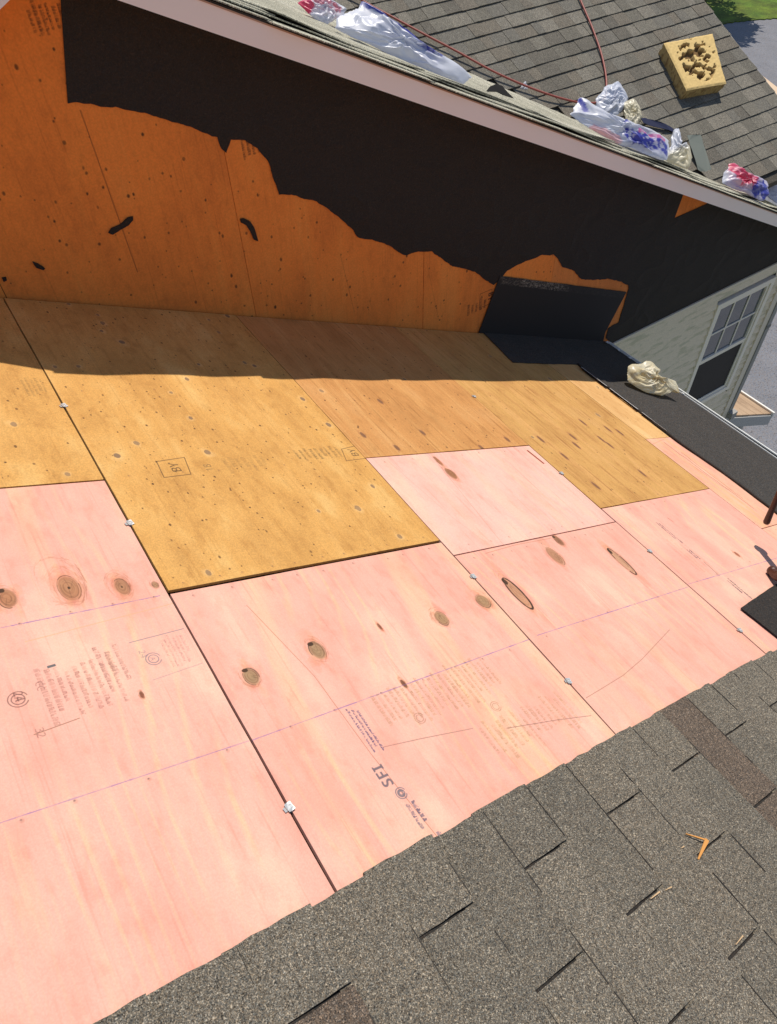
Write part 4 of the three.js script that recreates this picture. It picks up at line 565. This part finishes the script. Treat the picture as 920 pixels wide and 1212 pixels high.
{ // two handled tool at the right edge
  const tool = deckFrame(thing('hand_tool', 'dark brown two handled hand tool reaching in at the right edge', 'hand tool')), br = std({ color: 0x4a281a, roughness: 0.42 });
  const lathe = (pts) => new THREE.LatheGeometry(pts.map(([r, y]) => new THREE.Vector2(r, y)), 18);
  const a = new THREE.Vector3(3.372, 0.145, 2.476), b = new THREE.Vector3(3.325, 0.512, 2.391);
  const h = mesh('upper_handle', lathe([[0.0001, 0], [0.014, 0.002], [0.019, 0.012], [0.0185, 0.03], [0.016, 0.1], [0.014, 0.22], [0.013, 0.45], [0.0001, 0.451]]), br, tool); h.position.copy(a); h.quaternion.setFromUnitVectors(new THREE.Vector3(0, 1, 0), b.clone().sub(a).normalize());
  const lo = [[3.171,0.032,2.707],[3.137,0.04,2.747],[3.104,0.09,2.779],[3.126,0.2,2.738],[3.24,0.34,2.611]], c = new THREE.CatmullRomCurve3([...lo.map((p) => new THREE.Vector3(...p)), b.clone()]);
  mesh('lower_handle', new THREE.TubeGeometry(c, 40, 0.027, 10), br, tool); const e = mesh('handle_end', new THREE.SphereGeometry(0.0295, 16, 12), br, tool); e.position.set(...lo[0]);
  const pv = mesh('pivot', new THREE.CylinderGeometry(0.035, 0.035, 0.05, 18), std({ color: 0x55504c, metalness: 0.7, roughness: 0.4 }), tool); pv.position.copy(b);
}
{ // litter
  const chip = deckFrame(thing('wood_splinter', 'bent yellow wood splinter lying on the grey shingles', 'wood splinter')), wm = std({ color: 0xc98d48, roughness: 0.8 });
  const p = [[1.122,3.419],[1.164,3.464],[1.169,3.467],[1.083,3.491]];
  const stick = (a, b, w, y0, y1) => { const dx = b[0] - a[0], dz = b[1] - a[1], L = Math.hypot(dx, dz), nx = -dz / L * w / 2, nz = dx / L * w / 2; return tile(rough([[a[0] - nx * 0.4, a[1] - nz * 0.4], [b[0] - nx, b[1] - nz], [b[0] + nx, b[1] + nz], [a[0] + nx * 0.4, a[1] + nz * 0.4]], 0.012, 0.0008, a[0] * 50), (x, z) => y0 + (y1 - y0) * Math.hypot(x - a[0], z - a[1]) / L, 0.004); };
  mesh('thin_sliver', stick(p[0], p[1], 0.006, 0.02, 0.028), wm, chip); mesh('thick_sliver', stick(p[3], p[2], 0.013, 0.021, 0.03), wm, chip);
  const bits = [[0.961,3.699],[1.006,3.697],[0.813,3.489],[0.858,3.49],[0.881,3.496],[0.909,3.5],[1.057,3.441],[1.071,3.442]], lab = ['pale straw lying across a slot near the right edge of the shingles', 'short straw at the end of a shingle slot in the middle', 'tiny chip beside the same slot as the short straw', 'tiny pale chip left of the bent splinter'];
  lab.forEach((l, i) => { const m = tag(mesh('wood_chip', stick(bits[2 * i], bits[2 * i + 1], 0.004, 0.021, 0.023), std({ color: 0xc2a37c, roughness: 0.9 }), scene), l, 'wood chip', 'chips of wood on the shingles'); m.rotation.z = -TH; });
}
{ // the tree whose shade falls on the lawn
  const tree = thing('leafy_tree', 'leafy tree standing on the lawn beyond the far roof', 'tree'); tree.position.set(27.6, GY, -17.2); tree.userData.label = 'leafy tree on the lawn that throws dappled shade over its edge';
  mesh('trunk', new THREE.CylinderGeometry(0.12, 0.2, 3.2, 10).translate(0, 1.6, 0), std({ color: 0x5a4632, roughness: 1 }), tree);
  const r = rng(8), leaf = new THREE.BufferGeometry(); leaf.setAttribute('position', new THREE.Float32BufferAttribute([-0.09, 0, 0, 0.09, 0, 0, 0, 0.26, 0.03], 3)); leaf.computeVertexNormals();
  const crown = shadowed(new THREE.InstancedMesh(leaf, std({ color: 0x44602a, roughness: 0.8 }), 9000)), M = new THREE.Matrix4(), q = new THREE.Quaternion(), e = new THREE.Euler(); crown.name = 'crown'; crown.userData.kind = 'stuff';
  const cl = Array.from({ length: 26 }, () => { const a = r() * 6.283, h = r(); return [Math.cos(a) * 1.7 * r(), 3.0 + 3.2 * h, Math.sin(a) * 1.7 * r(), 0.5 + 0.5 * r()]; });
  for (let k = 0; k < 9000; k++) { const c = cl[k % 26], a = r() * 6.283, b = Math.acos(2 * r() - 1), d = c[3] * Math.cbrt(r()); q.setFromEuler(e.set(r() * 6, r() * 6, r() * 6)); M.compose(new THREE.Vector3(c[0] + d * Math.sin(b) * Math.cos(a), c[1] + d * Math.cos(b), c[2] + d * Math.sin(b) * Math.sin(a)), q, new THREE.Vector3(1, 1, 1)); crown.setMatrixAt(k, M); }
  tree.add(crown);
}
renderer.render(scene, camera);
